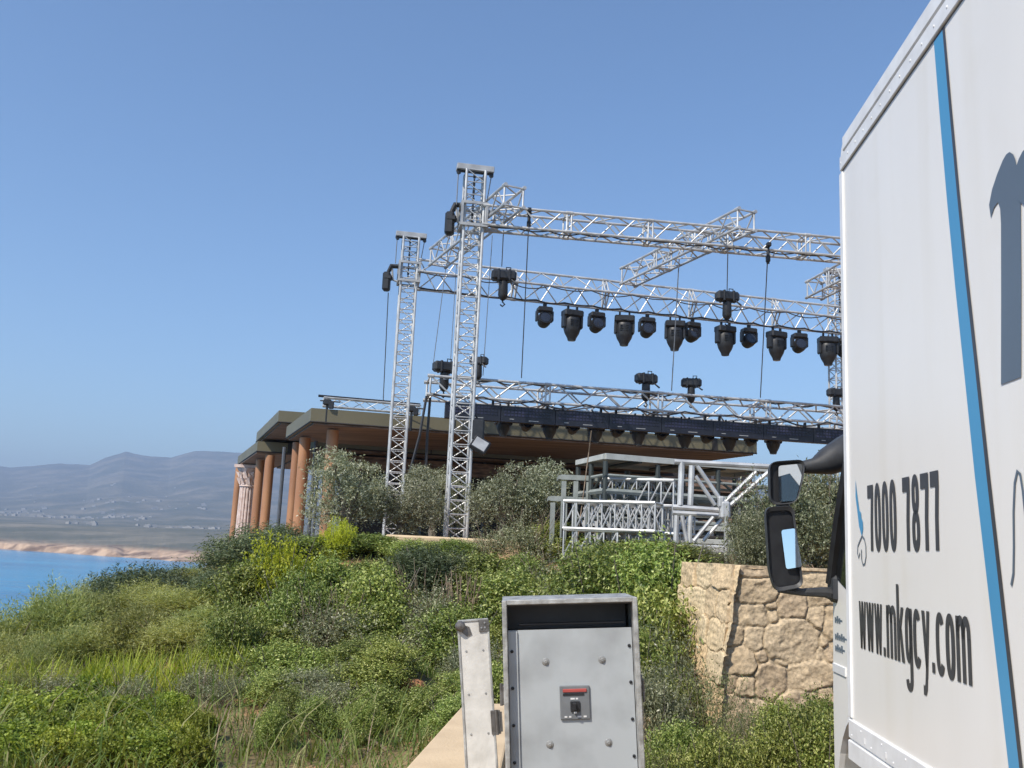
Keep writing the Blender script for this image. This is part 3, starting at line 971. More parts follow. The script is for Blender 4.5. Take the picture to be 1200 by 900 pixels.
bush('tall', 768, 662, 10.6, 96, 'tall leafy mastic shrub against the sunlit end of the stone wall', None)
bush('dark', 300, 630, 15.6, 116, 'dark bluish green bush below the left end of the pavilion columns', None)
bush('dark', 325, 622, 17.2, 105, 'dark green bush in front of the paired rust brown columns', None)
bush('dark', 262, 672, 14.8, 90, 'dark bluish shrub left of the yellow green shrub on the bank', None)
bush('dark', 150, 668, 18.0, 95, 'dark rounded bush standing highest against the sea on the headland edge', None)
bush('dark', 198, 664, 19.5, 80, 'dark bush against the pale beach at the right end of the sea', None)
bush('yellow', 336, 642, 13.3, 66, 'bright yellow green shrub in the middle of the dark bushes on the bank', None)
bush('yellow', 396, 612, 16.0, 42, 'small bright yellow shrub under the leaning olive trunk', None)
for px, py, Y, w in ((20, 718, 13.5, 110), (62, 704, 14.0, 100), (100, 696, 14.6, 100), (140, 688, 15.4, 110), (185, 684, 15.6, 110), (228, 692, 14.6, 110), (-30, 745, 12.6, 120), (30, 748, 12.2, 100), (72, 736, 12.6, 90), (112, 726, 13.0, 110), (160, 722, 13.3, 110), (208, 726, 13.0, 100), (120, 686, 22.0, 80), (172, 682, 23.0, 80), (230, 678, 24.0, 80), (262, 672, 22.0, 60), (245, 686, 20.0, 80), (268, 702, 13.5, 100), (258, 742, 12.0, 90), (0, 782, 11.0, 90), (40, 770, 11.3, 70), (78, 778, 11.1, 60), (12, 815, 9.9, 70), (300, 720, 12.8, 80)):
    bush('feather', px + J(5), py + J(7), Y, w * random.uniform(.8, 1.15))
for px, py, Y, w in ((62, 812, 10.0, 66), (230, 796, 10.3, 62), (150, 822, 9.6, 54), (262, 806, 9.9, 50)):
    bush('twiggy', px, py, Y, w, 'low dry twiggy bush among the weeds and grass at lower left', 'dry twiggy bushes at lower left')
for px, py, Y, w in ((22, 852, 8.7, 96), (78, 838, 9.0, 90), (128, 846, 8.7, 92), (172, 842, 8.8, 70), (52, 874, 8.0, 100), (112, 872, 8.1, 84), (160, 868, 8.2, 90), (205, 862, 8.4, 70), (-14, 835, 9.0, 90), (18, 893, 7.5, 110), (88, 890, 7.6, 96), (150, 892, 7.5, 92), (212, 886, 7.7, 76), (236, 864, 8.3, 52), (196, 830, 9.2, 56), (20, 818, 9.7, 60), (100, 806, 10.2, 60), (10, 872, 7.3, 100), (66, 868, 7.3, 96), (122, 874, 7.25, 96), (176, 872, 7.3, 80), (224, 880, 7.3, 60)):
    bush('weed', px + J(6), py + J(9), Y, w * random.uniform(.62, .95), hmin=.26)
for px, py, Y, w in ((792, 808, 8.1, 70), (835, 800, 7.9, 80), (868, 818, 7.7, 70), (912, 824, 7.8, 74), (955, 822, 7.6, 80), (800, 852, 6.9, 80), (858, 846, 6.9, 70), (905, 858, 6.8, 74), (948, 850, 6.8, 70), (772, 872, 6.5, 85), (975, 866, 6.6, 60), (832, 876, 6.4, 70)):
    if (px + py) % 3: bush('hedge', px, py - 4, Y, w, 'leafy green shrub growing in front of the stone wall foot', 'leafy shrubs at the foot of the stone wall')
    else: bush('sparse', px, py, Y, w)
bush('grey', 918, 572, 11.8, 116, 'tall leafy shrub above the stone wall behind the truck mirrors', None, var=1)
bush('grey', 965, 556, 12.6, 120, 'tall dark shrub above the stone wall right beside the truck cab', None, var=2)
bush('grey', 884, 600, 11.2, 60, 'leafy shrub on the wall beside the stacked aluminium frames', None, var=0)


# ------------------------------------------------------------------ olive trees on the terrace
def olive(px, py_base, py_top, Y, wpx, seed, label, lean=(0, 0), nl=11, hz=None, group=None):
    r = np.random.default_rng(seed)
    b = P(px, py_base, Y); z0 = gz(b.x, Y) - .05
    top = P(px, py_top, Y).z
    w = wpx / FPX * Y; h = top - z0
    e = empty('olive_tree', (b.x, Y, z0), label, 'olive tree', group)
    bb = MB()
    fork = Vector((lean[0] * .5, lean[1] * .5, h * .36))
    bb.path([(0, 0, -.1), (lean[0] * .15 + .03, 0, h * .14), (lean[0] * .35 - .02, .02, h * .26), fork], [.13, .10, .085, .07], 8)
    lobes = []
    for i in range(nl):
        a = 2 * math.pi * i / nl + r.uniform(-.3, .3); q = r.uniform(.12, .40) * w
        c = Vector((lean[0] + q * math.cos(a), lean[1] + q * math.sin(a) * .8, h * r.uniform(.36, .84)))
        s = r.uniform(.13, .22) * w
        lobes.append((c.x, c.y, c.z, s, s, min(s * .85, h * .2)))
        m = fork.lerp(c, .55) + Vector((r.uniform(-.08, .08), r.uniform(-.08, .08), .04))
        bb.path([fork, m, c], [.05, .032, .012], 6)
    bb.build('trunk', M_BARK, e, True, off=(0, 0, 0))
    me = foliage('olive_leaves', lobes, int(1500 * nl / 11), 9, .22, (.060, .017), LEAF_OLIVE, seed, up=.25, droop=.3, inner=.4)
    link('crown', me, e)
    return e


olive(414, 622, 528, 18.0, 112, 51, 'olive tree with a leaning grey trunk left of the rear truss tower', (-.25, 0), 12)
olive(352, 0, 0, 1, 1, 52, '', nl=1) if False else None
olive(466, 628, 548, 18.6, 80, 53, 'small olive tree between the two truss towers in front of the dark pavilion wall', (.1, 0), 9)
olive(506, 630, 546, 19.9, 84, 54, 'olive tree just left of the foot of the front truss tower', (0.05, 0), 9)
olive(588, 632, 536, 17.8, 96, 55, 'olive tree growing against the right side of the front truss tower', (.05, 0), 11)
olive(632, 628, 534, 17.9, 80, 56, 'olive tree with pale upright shoots between the front tower and the scaffold', (0, 0), 10)
e_ = olive(722, 600, 545, 19.5, 34, 57, 'small olive sapling behind the scaffold deck', (0, 0), 5)

# ------------------------------------------------------------------ grass (stuff)
def blades(name, X, Y, hgt, wid, mat_, seed, lean=.35, sink=.02):
    r = np.random.default_rng(seed)
    n = len(X); Z = ground(X, Y) - sink
    a = r.uniform(0, 2 * math.pi, n); d = np.stack([np.cos(a), np.sin(a), 0 * a], 1)
    sd = np.stack([-np.sin(a), np.cos(a), 0 * a], 1)
    H = hgt * r.uniform(.5, 1.35, n); W = wid * r.uniform(.7, 1.3, n); ln = lean * r.uniform(.2, 1.6, n)
    b = np.stack([X, Y, Z], 1)
    up = np.array([0, 0, 1.0])
    p1 = b + up * (H * .55)[:, None] + d * (H * ln * .3)[:, None]
    p2 = b + up * (H * .95)[:, None] + d * (H * ln)[:, None]
    v = np.stack([b - sd * W[:, None] / 2, b + sd * W[:, None] / 2, p1 + sd * W[:, None] * .4, p1 - sd * W[:, None] * .4, p2 + sd * W[:, None] * .06, p2 - sd * W[:, None] * .06], 1).reshape(-1, 3)
    i = np.arange(n)[:, None] * 6
    q = np.concatenate([i + np.array([[0, 1, 2, 3]]), i + np.array([[3, 2, 4, 5]])], 0)
    return raw_mesh(name, v, q, mat_)


def scatter(n, x0, x1, y0, y1, keep, seed):
    r = np.random.default_rng(seed)
    X = r.uniform(x0, x1, n); Y = r.uniform(y0, y1, n)
    k = keep(X, Y, r.uniform(0, 1, n))
    return X[k], Y[k]


def dens(X, Y, u):
    px = 600 + FPX * X / Y
    f = fbm(X * .7, Y * .7, 61) + .25 * fbm(X * 3, Y * 3, 65)
    lim = sst((f - .42) / .22)
    bare = np.exp(-(((px - 288) / 34) ** 2 + ((Y - 10.0) / 1.1) ** 2)) + .9 * np.exp(-(((px - 380) / 30) ** 2 + ((Y - 9.2) / .7) ** 2))
    return u < (lim * .9 + .1) * (1 - np.clip(bare * 1.2, 0, .97)) * (px < 520 + 40 * u)


X1, Y1 = scatter(62000, -9.5, .2, 6.6, 16, dens, 1)
g1 = link('grass', blades('grass', X1, Y1, .19, .012, LEAF_GRASS, 2, .9)); tag(g1, kind='stuff')
X2, Y2 = scatter(13000, -6.0, -2.2, 9.0, 12.6, lambda X, Y, u: u < sst((fbm(X * 2.2, Y * 2.2, 71) - .36) / .2) * (np.exp(-((X + 4.15) / .75) ** 4 - ((Y - 10.9) / .8) ** 4) + .8 * np.exp(-((X + 3.1) / .35) ** 2 - ((Y - 11.2) / .5) ** 2) + .5 * np.exp(-((X + 5.2) / .35) ** 2 - ((Y - 10.4) / .6) ** 2)), 3)
g2 = link('tall_grass', blades('tall_grass', X2, Y2, .46, .017, LEAF_REEDGREEN, 4, .42)); tag(g2, kind='stuff')
X3, Y3 = scatter(220, -5.2, -.8, 7.0, 10.5, lambda X, Y, u: u < .6, 5)
g3 = link('dry_grass', blades('dry_grass', X3, Y3, .40, .008, M_REED, 6, .9)); tag(g3, kind='stuff')
X4, Y4 = scatter(5000, .9, 4.5, 6.2, 8.55, lambda X, Y, u: u < sst((fbm(X * 1.5, Y * 1.5, 73) - .3) / .3), 7)
X5, Y5 = scatter(520, -5.0, -.9, 6.9, 10.8, lambda X, Y, u: u < .3 + .7 * fbm(X * 1.2, Y * 1.2, 91), 15)
g5 = link('long_grass', blades('long_grass', X5, Y5, .46, .014, LEAF_GRASS, 16, 1.15)); tag(g5, kind='stuff')
g4 = link('verge_grass', blades('verge_grass', X4, Y4, .16, .010, LEAF_GRASS, 8, .7)); tag(g4, kind='stuff')

# dry reeds, stones and fallen branches on the bank
rb = MB(); r_ = random.Random(5)
c0 = P(541, 705, 12.9); zb = gz(c0.x, 12.9)
for k in range(34):
    x = r_.uniform(-.19, .19); y = r_.uniform(-.2, .2)
    rb.path([(c0.x + x, 12.9 + y, zb - .1), (c0.x + x * 1.1 + r_.uniform(-.06, .06), 12.9 + y, zb + r_.uniform(.4, .55)), (c0.x + x * 1.25 + r_.uniform(-.1, .1), 12.9 + y + r_.uniform(-.1, .1), zb + r_.uniform(.65, 1.02))], [.011, .010, .005], 5)
ro = rb.build('reed_bundle', M_REED, off=(c0.x, 12.9, zb)); ro.location = (c0.x, 12.9, zb)
tag(ro, 'upright bundle of dry brown reeds in the thicket above the white panel', 'reeds')


def stone(px, py, Y, s, label, seed):
    r = np.random.default_rng(seed)
    p = L(px, py, gz(P(px, py, Y).x, Y) + s * .3)
    ys_ = np.linspace(6, 16, 400); q_ = [P(px, py, y) for y in ys_]
    hit = [k for k in range(400) if q_[k].z <= gz(q_[k].x, ys_[k])]
    p = q_[hit[0]] if hit else P(px, py, Y)
    s = s * p.y / Y
    b = MB()
    n = 10; prof = [(.25, -.45), (.75, -.4), (1, -.05), (.9, .25), (.55, .42), (.2, .47)]
    for i, (a, z) in enumerate(prof):
        pass
    b.lathe(prof, n)
    b.v = [tuple(Vector(v) * s * (0.75 + .5 * float(fbm(np.array([v[0] * 1.7 + seed]), np.array([v[1] * 1.7 + v[2]]), seed)[0])) * 1.0) for v in b.v]
    b.v = [(v[0] * 1.1, v[1] * .9, v[2] * 1.0) for v in b.v]
    o = b.build('stone', M_TERRACOTTA, off=(0, 0, 0)); o.location = p; o.rotation_euler = (r.uniform(-.3, .3), r.uniform(-.3, .3), r.uniform(0, 3))
    tag(o, label, 'stone')


stone(494, 770, 9.55, .10, 'upper small orange stone in a gap of the thicket left of the white panel', 3)
stone(480, 804, 9.1, .15, 'largest orange stone on the bare soil below the thicket', 4)
stone(404, 816, 9.0, .10, 'small orange stone left of the larger orange stone under the bushes', 6)
stone(822, 838, 7.0, .11, 'pale orange stone lying among thin shrubs below the wall corner', 8)
for (a, b_, lab) in (((345, 892), (372, 878), 'short dark broken branch on the bare soil at the bottom edge'), ((372, 884), (470, 888), 'long dry branch lying along the bottom edge beside the slab'), ((425, 862), (470, 900), 'thin dead branch slanting under the bushes by the slab')):
    A = P(a[0], a[1], 8.4); B_ = P(b_[0], b_[1], 8.2)
    b = MB(); mid = A.lerp(B_, .5) + Vector((0, 0, .04)); b.path([A, mid, B_], [.018, .015, .008], 6)
    o = b.build('dead_branch', M_TWIG, off=A); o.location = A
    tag(o, lab, 'branch')
# ------------------------------------------------------------------ pavilion behind the stage
M_NOTICE = mat('white_notice_board', (.75, .76, .78), .5)


def pavilion():
    zA = 5.18
    zB = 5.72
    FL, FR = L(365, 478, zA), L(887, 517, zA)
    BL = L(336, 500, zA)
    v = (BL - FL).normalized()
    u = (FR - FL).normalized()
    B0, B1 = L(327, 481, zB), L(301, 507, zB)
    C0, C1 = L(302, 517, zA), L(279, 535, zA)
    root = empty('pavilion', (1, 30, 1.5), 'long low pavilion with stepped bronze roof edge and rust brown columns behind the stage', 'pavilion')

    def slab(z, p0, p1, p2, p3, nm, th=0.38):
        b = MB()
        b.prism([p0, p1, p2, p3], (0, 0, -th))
        rf = b.build(nm, M_OLIVEFASCIA, root)
        c = (p0 + p1 + p2 + p3) / 4
        s = MB()
        q = [c + (p - c) * 0.985 - Vector((0, 0, th + .003)) for p in (p0, p1, p2, p3)]
        s.prism(q, (0, 0, -.05))
        s.build('soffit', M_WOODSOFFIT, root)
        # shadow-gap drip edge under the fascia, a little proud
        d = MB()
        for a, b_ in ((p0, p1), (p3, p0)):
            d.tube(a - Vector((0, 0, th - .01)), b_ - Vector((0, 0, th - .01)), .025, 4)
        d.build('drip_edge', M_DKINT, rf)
        # joints of the metal fascia
        j = MB()
        n = max(1, int((p1 - p0).length / 4.2))
        for k in range(1, n + 1):
            a = p0.lerp(p1, k / (n + .35))
            nn = Vector((u.y, -u.x, 0)) * .012
            j.box(a + nn + Vector((0, 0, -th / 2)), (.16 if k == n else .03, .03, th * .98), rz=math.atan2(u.y, u.x))
        j.build('joint_cover', M_DKINT, rf)
    slab(zA, FL, FR, FR + (BL - FL), BL, 'roof')
    ext = 9.0
    slab(zB, B0, B0 + u * (ext + 3.8), B1 + u * (ext + 3.8), B1, 'roof')
    slab(zA + .01, C0 - v * 3.2 + u * 1.6, C0 - v * 3.2 + u * 15, C1 + u * 15, C1 + u * 1.6, 'roof')
    slab(zA + .006, C0, C0 + u * 1.59, C1 + u * 1.59, C1, 'roof')
    zs = zA - .48

    def column(px, Y, wpx, name='column', mt=M_RUSTCOL, top=None, n=20):
        p = P(px, 560, Y); r = wpx / FPX * Y / 2
        g = gz(p.x, Y) - .1
        b = MB(); tz = top or zs
        b.lathe([(r * 1.02, g), (r, g + .1), (r, tz)], n, M=Matrix.Translation((p.x, Y, 0)))
        return b.build(name, mt, root, True), p, r, tz
    column(386, 26.0, 14); column(354, 28.3, 13); column(345, 29.8, 10.5)
    column(314.5, 35.0, 11); column(303.5, 37.3, 10); column(279.5, 41.5, 8.5)
    # fluted stone column with a carved leafy capital
    p = P(288.5, 590, 40.6); r = 19 / FPX * 40.6 / 2; g = gz(p.x, 40.6) - .1; hcap = .95
    b = MB(); n = 48
    prof = [(r * 1.25, g), (r * 1.25, g + .25), (r * 1.05, g + .32), (r, g + .45), (r * .93, zs - hcap)]
    vs = []
    b.lathe(prof, n, M=Matrix.Translation((p.x, 40.6, 0)))
    for i, vv in enumerate(b.v):
        k = i % n
        if i // n >= 2 and k % 3 == 1:
            b.v[i] = (p.x + (vv[0] - p.x) * .88, 40.6 + (vv[1] - 40.6) * .88, vv[2])
    sc_ = b.build('fluted_column', M_MARBLE, root)
    c = MB()
    c.lathe([(r * .9, zs - hcap), (r * 1.05, zs - hcap + .05), (r * .95, zs - hcap + .12), (r * 1.15, zs - .3), (r * 1.45, zs - .14)], 24, M=Matrix.Translation((p.x, 40.6, 0)))
    c.box((p.x, 40.6, zs - .06), (r * 2.9, r * 2.9, .13))
    for lay, (zz, rr) in enumerate(((zs - .68, r * 1.02), (zs - .42, r * 1.12))):
        for k in range(10):
            th = 2 * math.pi * (k + .5 * lay) / 10
            q = Vector((p.x + rr * math.cos(th), 40.6 + rr * math.sin(th), zz))
            o = Vector((math.cos(th), math.sin(th), 0))
            t = Vector((-o.y, o.x, 0))
            c.add([q - t * .07 - Vector((0, 0, .16)), q + t * .07 - Vector((0, 0, .16)), q + t * .09 + o * .03 + Vector((0, 0, .08)), q + o * .16 + Vector((0, 0, .15)), q - t * .09 + o * .03 + Vector((0, 0, .08))], [(0, 1, 2, 3, 4)])
    c.build('capital', M_MARBLE, sc_)
    for px, Y, wpx in ((330.5, 31.5, 4.5), (367, 29.0, 4.5), (372, 33, 3.5)):
        column(px, Y, wpx, 'steel_post', M_GREYPOST, n=8)
    # dark back wall, timber beam and lintel under the soffit
    W0 = P(402, 560, 33.5); W1 = P(880, 560, 37.0)
    d = (W1 - W0); d.z = 0
    rz = math.atan2(d.y, d.x)
    m = (W0 + W1) / 2
    w = MB(); w.box((m.x, m.y, 3.2), (d.length, .2, 3.4), rz); w.build('back_wall', M_DKINT, root)
    bm = MB()
    nrm = Vector((d.y, -d.x, 0)).normalized()
    q = m + nrm * .25
    bm.box((q.x, q.y, 4.42), (d.length, .24, .5), rz)
    bm.build('lintel', M_WOODSOFFIT, root)
    q = m + nrm * .2
    bm = MB(); bm.box((q.x, q.y, 3.05), (d.length, .2, .28), rz); bm.build('rail_beam', M_WOODSOFFIT, root)
    pn = MB()
    for k in range(14):
        q = W0.lerp(W1, (k + .5) / 14) + nrm * .14
        pn.box((q.x, q.y, 3.2), (.09, .07, 3.2), rz)
    pn.build('mullion', M_GREYPOST, root)
    for px in (735, 768, 700, 812):
        pl = MB()
        a = P(px, 575, 32.5)
        pl.box((a.x, a.y + 1, 3.1), (.8, .05, 1.0 if px != 812 else .5), rz)
        pl.build('white_notice', M_NOTICE, root)
    return FL, u, v


PAV_FL, ST_U, ST_V = pavilion()

# terrace kerb at the back of the thicket
k0, k1 = P(452, 625, 17.3), P(640, 636, 17.6)
b = MB(); d = k1 - k0; d.z = 0; m_ = (k0 + k1) / 2
b.bevbox((m_.x, m_.y, (m_.z + .9) / 2), (d.length, .4, m_.z - .9), .03, M=Matrix.Rotation(math.atan2(d.y, d.x), 3, 'Z'))
o = b.build('terrace_wall', M_SLAB, off=m_); o.location = m_
tag(o, 'low pale terrace wall edge showing between the thicket and the olive trees', 'wall')


# ------------------------------------------------------------------ trusses
def truss(name, label, cat, p0, p1, w=.4, h=.4, r=.026, lr=.013, seg=.42, shape='box', side=None, group=None, tilt=0.0, x_lace=False, mt=None, ends=True, plates=0):
    mt = mt or M_ALU
    p0, p1 = Vector(p0), Vector(p1)
    t = (p1 - p0).normalized()
    if side is None:
        side = t.cross(Vector((0, 0, 1))).normalized()
    else:
        side = (Vector(side) - t * Vector(side).dot(t)).normalized()
    up = side.cross(t)
    if tilt:
        R = Matrix.Rotation(tilt, 3, t); side = R @ side; up = R @ up
    if shape == 'box':
        cs = [side * w / 2 + up * h / 2, -side * w / 2 + up * h / 2, -side * w / 2 - up * h / 2, side * w / 2 - up * h / 2]
        pairs = [(0, 1), (1, 2), (2, 3), (3, 0)]
    else:                                            # triangle, apex towards +side
        cs = [up * h / 2, side * w, -up * h / 2]
        pairs = [(0, 1), (1, 2), (2, 0)]
    root = empty(name, p0.lerp(p1, .5) if abs(t.z) < .9 else p0, label, cat, group)
    for c in cs:
        b = MB(); b.tube(p0 + c, p1 + c, r, 8); b.build('chord', mt, root, True)
    Ln = (p1 - p0).length
    n = max(2, round(Ln / seg)); 
    b = MB()
    for (i, j) in pairs:
        for k in range(n):
            a, e = p0 + t * (Ln * k / n), p0 + t * (Ln * (k + 1) / n)
            if x_lace:
                b.tube(a + cs[i], e + cs[j], lr, 5, cap=False)
                if k % 1 == 0: b.tube(a + cs[j], a + cs[i], lr, 5, cap=False)
            else:
                m = k % 2
                b.tube(a + cs[i if m else j], e + cs[j if m else i], lr, 5, cap=False)
        if ends:
            for a in (p0, p1):
                b.tube(a + cs[i], a + cs[j], lr * 1.25, 5, cap=False)
        if plates:                                   # coupler frames where truss lengths bolt together
            for q in range(1, plates + 1):
                for off in (-.05, .05):
                    a = p0 + t * (Ln * q / (plates + 1) + off)
                    b.tube(a + cs[i], a + cs[j], lr * 1.2, 5, cap=False)
    if plates:
        for q in range(0, plates + 2):
            for c in cs:
                a = p0 + t * (Ln * q / (plates + 1)) + c
                b.tube(a - t * .07, a + t * .07, r * 1.35, 8)
    b.build('lacing', mt, root)
    return root, t, side, up, cs


def rope(pts, label, r=.011, cat='cable', mt=None, name='steel_cable', group='thin steel cables of the stage rig'):
    b = MB(); pts = [Vector(p) for p in pts]
    b.path(pts, r, 5)
    o = b.build(name, mt or M_STEELROPE, off=pts[0]); o.location = pts[0]
    tag(o, label, cat, group)
    return o


def tower(px, py_ref, Y, py_top, label, w=.40, head=.8, head_dir=None, extra=.15):
    ref = P(px, py_ref, Y)
    d = ray(px, py_ref); 
    top = EYE + (P(px + (py_ref - py_top) * .052, py_top, Y).z - EYE)
    g = gz(ref.x, Y) - .02
    p0 = Vector((ref.x, Y, g)); p1 = Vector((ref.x, Y, top))
    side = Vector((math.cos(.18), math.sin(.18), 0))
    root, t, sd, up, cs = truss('truss_tower', label, 'truss tower', p0, p1, w, w, .029, .013, .28, side=side, x_lace=True, group='truss towers of the stage')
    rz = math.atan2(sd.y, sd.x)
    # head block with rollers, chain running down the mast
    b = MB(); b.bevbox((ref.x, Y, top + .09), (head, w * .55, .13), .01, M=Matrix.Rotation(rz, 3, 'Z')); hb_ = b.build('head_beam', M_ALU_DULL, root)
    b = MB()
    for s in (-1, 1):
        q = Vector((ref.x, Y, top + .05)) + sd * (s * head * .44)
        b.lathe([(.02, -.05), (.05, -.05), (.05, .05), (.02, .05)], 12, M=Matrix.Translation(q - Vector((0, 0, .05))) @ Matrix.Rotation(math.pi / 2, 4, 'X'))
    b.box((ref.x, Y, top + .02), (head * .8, .05, .05), rz)
    b.build('pulley', M_BLACKMETAL, hb_)
    b = MB()
    nlk = int((top - 0) / .14)
    for k in range(14):
        z = top - .05 - k * .085
        b.box((ref.x, Y - w * .36, z), (.05 if k % 2 else .03, .03, .07), rz)
    b.build('hoist_chain', M_BLACKMETAL, root)
    b = MB(); b.box((ref.x, Y, g + .03), (1.1, .16, .06), rz); b.box((ref.x, Y, g + .035), (.16, 1.1, .06), rz); b.build('base_cross', M_ALU_DULL, root)
    return root, ref, top, sd, rz


def sleeve(root, ref, z, sd, rz, w=.40, Y=None):
    b = MB()
    s = w + .12
    for dz in (-.24, .24):
        for a, c in ((1, 0), (-1, 0), (0, 1), (0, -1)):
            up = Vector((-sd.y, sd.x, 0))
            q = Vector((ref.x, ref.y, z + dz)) + sd * (a * s / 2) + up * (c * s / 2)
            b.box(q, (.05 if a else s + .05, .05 if c else s + .05 - .11, .06), rz)
    for a in (-1, 1):
        for c in (-1, 1):
            up = Vector((-sd.y, sd.x, 0))
            q = Vector((ref.x, ref.y, z)) + sd * (a * s / 2) + up * (c * s / 2)
            b.box(q, (.05, .05, .42), rz)
    b.build('sleeve_block', M_ALU_DULL, root)


def hoist_mesh(scale=1.0):
    """electric chain hoist lying on the truss: drum housing, motor body, chain bag and hook; origin at hook"""
    e = empty('chain_hoist', (0, 0, 0), 'x', 'chain hoist', None)
    b = MB(); b.bevbox((0, 0, .60), (.56, .26, .24), .05); b.bevbox((-.12, -.01, .60), (.05, .28, .26), .01); b.bevbox((.12, -.01, .60), (.05, .28, .26), .01)
    b.build('motor_housing', M_BLACK, e, off=(0, 0, 0))
    b = MB(); b.lathe([(.06, .49), (.10, .46), (.11, .15), (.08, .08), (.04, .04)], 14); b.build('chain_bag', M_BLACK, e, True, off=(0, 0, 0))
    b = MB(); b.path([(.0, 0, .08), (.0, 0, .0), (.05, 0, -.05), (0, 0, -.1), (-.05, 0, -.06)], .018, 6); b.build('hook', M_BLACKMETAL, e, off=(0, 0, 0))
    b = MB(); b.path([(.05, 0, .71), (.05, 0, .80), (.15, 0, .80), (.15, 0, .71)], .014, 6); b.build('handle', M_BLACKMETAL, e, off=(0, 0, 0))
    b = MB(); b.path([(.16, -.1, .5), (.24, -.14, .42), (.30, -.14, .38)], .022, 6); b.build('plug_lead', M_CABLE, e, off=(0, 0, 0))
    return e


HOIST0 = None


def hoist(px, py_mid, Y, s, label, rz=.1):
    global HOIST0
    if HOIST0 is None:
        HOIST0 = hoist_mesh(); o = HOIST0
    else:
        o = dup(HOIST0)
    p = P(px, py_mid, Y)
    o.location = p - Vector((0, 0, .45 * s)); o.rotation_euler = (0, 0, rz); o.scale = (s, s, s)
    tag(o, label, 'chain hoist', 'black chain hoists on the stage rig')
    return o


# masts
T1, t1ref, t1top, t1sd, t1rz = tower(545, 420, 19.0, 203, 'tallest silver truss tower in front carrying the upper stage truss')
T2, t2ref, t2top, t2sd, t2rz = tower(472.5, 420, 23.5, 280, 'shorter silver truss tower standing left and behind the tallest one')
T3, t3ref, t3top, t3sd, t3rz = tower(983, 430, 26.5, 322, 'rear right truss tower half hidden by the white truck box')

# upper front truss
z1 = P(563, 255.5, 19.0).z
a0 = Vector((t1ref.x + .26, 19.0, z1)); a1 = L(1030, 297.5, z1)
TR1, *_ = truss('stage_truss', 'highest long silver truss running right from the tallest tower to behind the truck', 'truss', a0, a1, .42, .42, .030, .017, .40, group='long horizontal stage trusses', plates=4)
sleeve(T1, t1ref, z1, t1sd, t1rz)
# middle truss with the row of lights
z2 = P(500, 322, 23.5).z
m0 = Vector((t2ref.x + .26, 23.5, z2)); m1 = L(1000, 377, z2)
dirm = (m1 - m0).normalized()
TR2, tm, sm_, um, csm = truss('stage_truss', 'middle long silver truss with a row of black lights hanging under it', 'truss', m0, m1, .30, .80, .034, .017, .46, shape='tri', side=Vector((.0, -1, 0)), group='long horizontal stage trusses', plates=4)
sleeve(T2, t2ref, z2, t2sd, t2rz)
# lower truss with the LED battens
z3 = P(505, 455, 21.0).z
l0 = P(502, 456, 21.0); l1 = L(1010, 492, z3); l1 = Vector((l1.x, l1.y, z3)); l0 = Vector((l0.x, l0.y, z3))
TR3, tl, sl, ul, csl = truss('stage_truss', 'lowest long silver truss with navy LED battens hanging under it', 'truss', l0, l1, .90, .42, .031, .020, .48, group='long horizontal stage trusses', plates=3)
# trusses running in depth
crosses = [((602, 230.5), 18.2, (514, 302), 22.3, 'depth truss stub crossing behind the head of the tallest tower'), ((874, 258), 18.9, (737, 324.5), 23.2, 'depth truss crossing over the highest truss left of the truck'), ((1035, 298), 20.2, (955, 340), 23.4, 'depth truss mostly hidden by the top of the truck box')]
for (A, Ya, B_, Yb, lab) in crosses:
    pa = P(*A, Ya); pb = L(*B_, pa.z)
    truss('cross_truss', lab, 'truss', pa, pb, .42, .42, .030, .017, .36, group='short depth trusses above the stage', plates=2)
# roof-top truss on the pavilion
pa = P(379, 471, 25.6); pb = L(492, 480.5, pa.z)
truss('roof_truss', 'small silver truss lying along the edge of the bronze pavilion roof', 'truss', pa, pb, .2, .24, .02, .010, .36)
b = MB(); c_ = Vector((0, 0, .16)); b.tube(pa + c_ - (pb - pa).normalized() * .15, pb + c_, .035, 8)
o = b.build('pipe', M_BLACKMETAL, off=pa); o.location = pa; tag(o, 'thin black pipe lying on top of the small roof truss', 'pipe')
for px, py, lab in ((383, 480, 'black clamp stand on the left corner of the pavilion roof'), (482, 488, 'black clamp stand on the pavilion roof right of the rear tower')):
    p = P(px, py, 25.2); e = empty('clamp_stand', p, lab, 'clamp stand', 'black clamp stands on the pavilion roof')
    b = MB(); b.tube(p - Vector((0, 0, .40)), p + Vector((0, 0, .2)), .035, 6); b.build('pole', M_BLACKMETAL, e)
    b = MB(); b.bevbox(p + Vector((.0, 0, .2)), (.22, .16, .16), .03); b.bevbox(p + Vector((.12, -.05, .12)), (.14, .1, .2), .02); b.build('clamp', M_BLACKMETAL, e)
    b = MB(); b.path([p + Vector((-.2, 0, .24)), p + Vector((.35, 0, .22))], .02, 6); b.build('bar', M_BLACKMETAL, e)


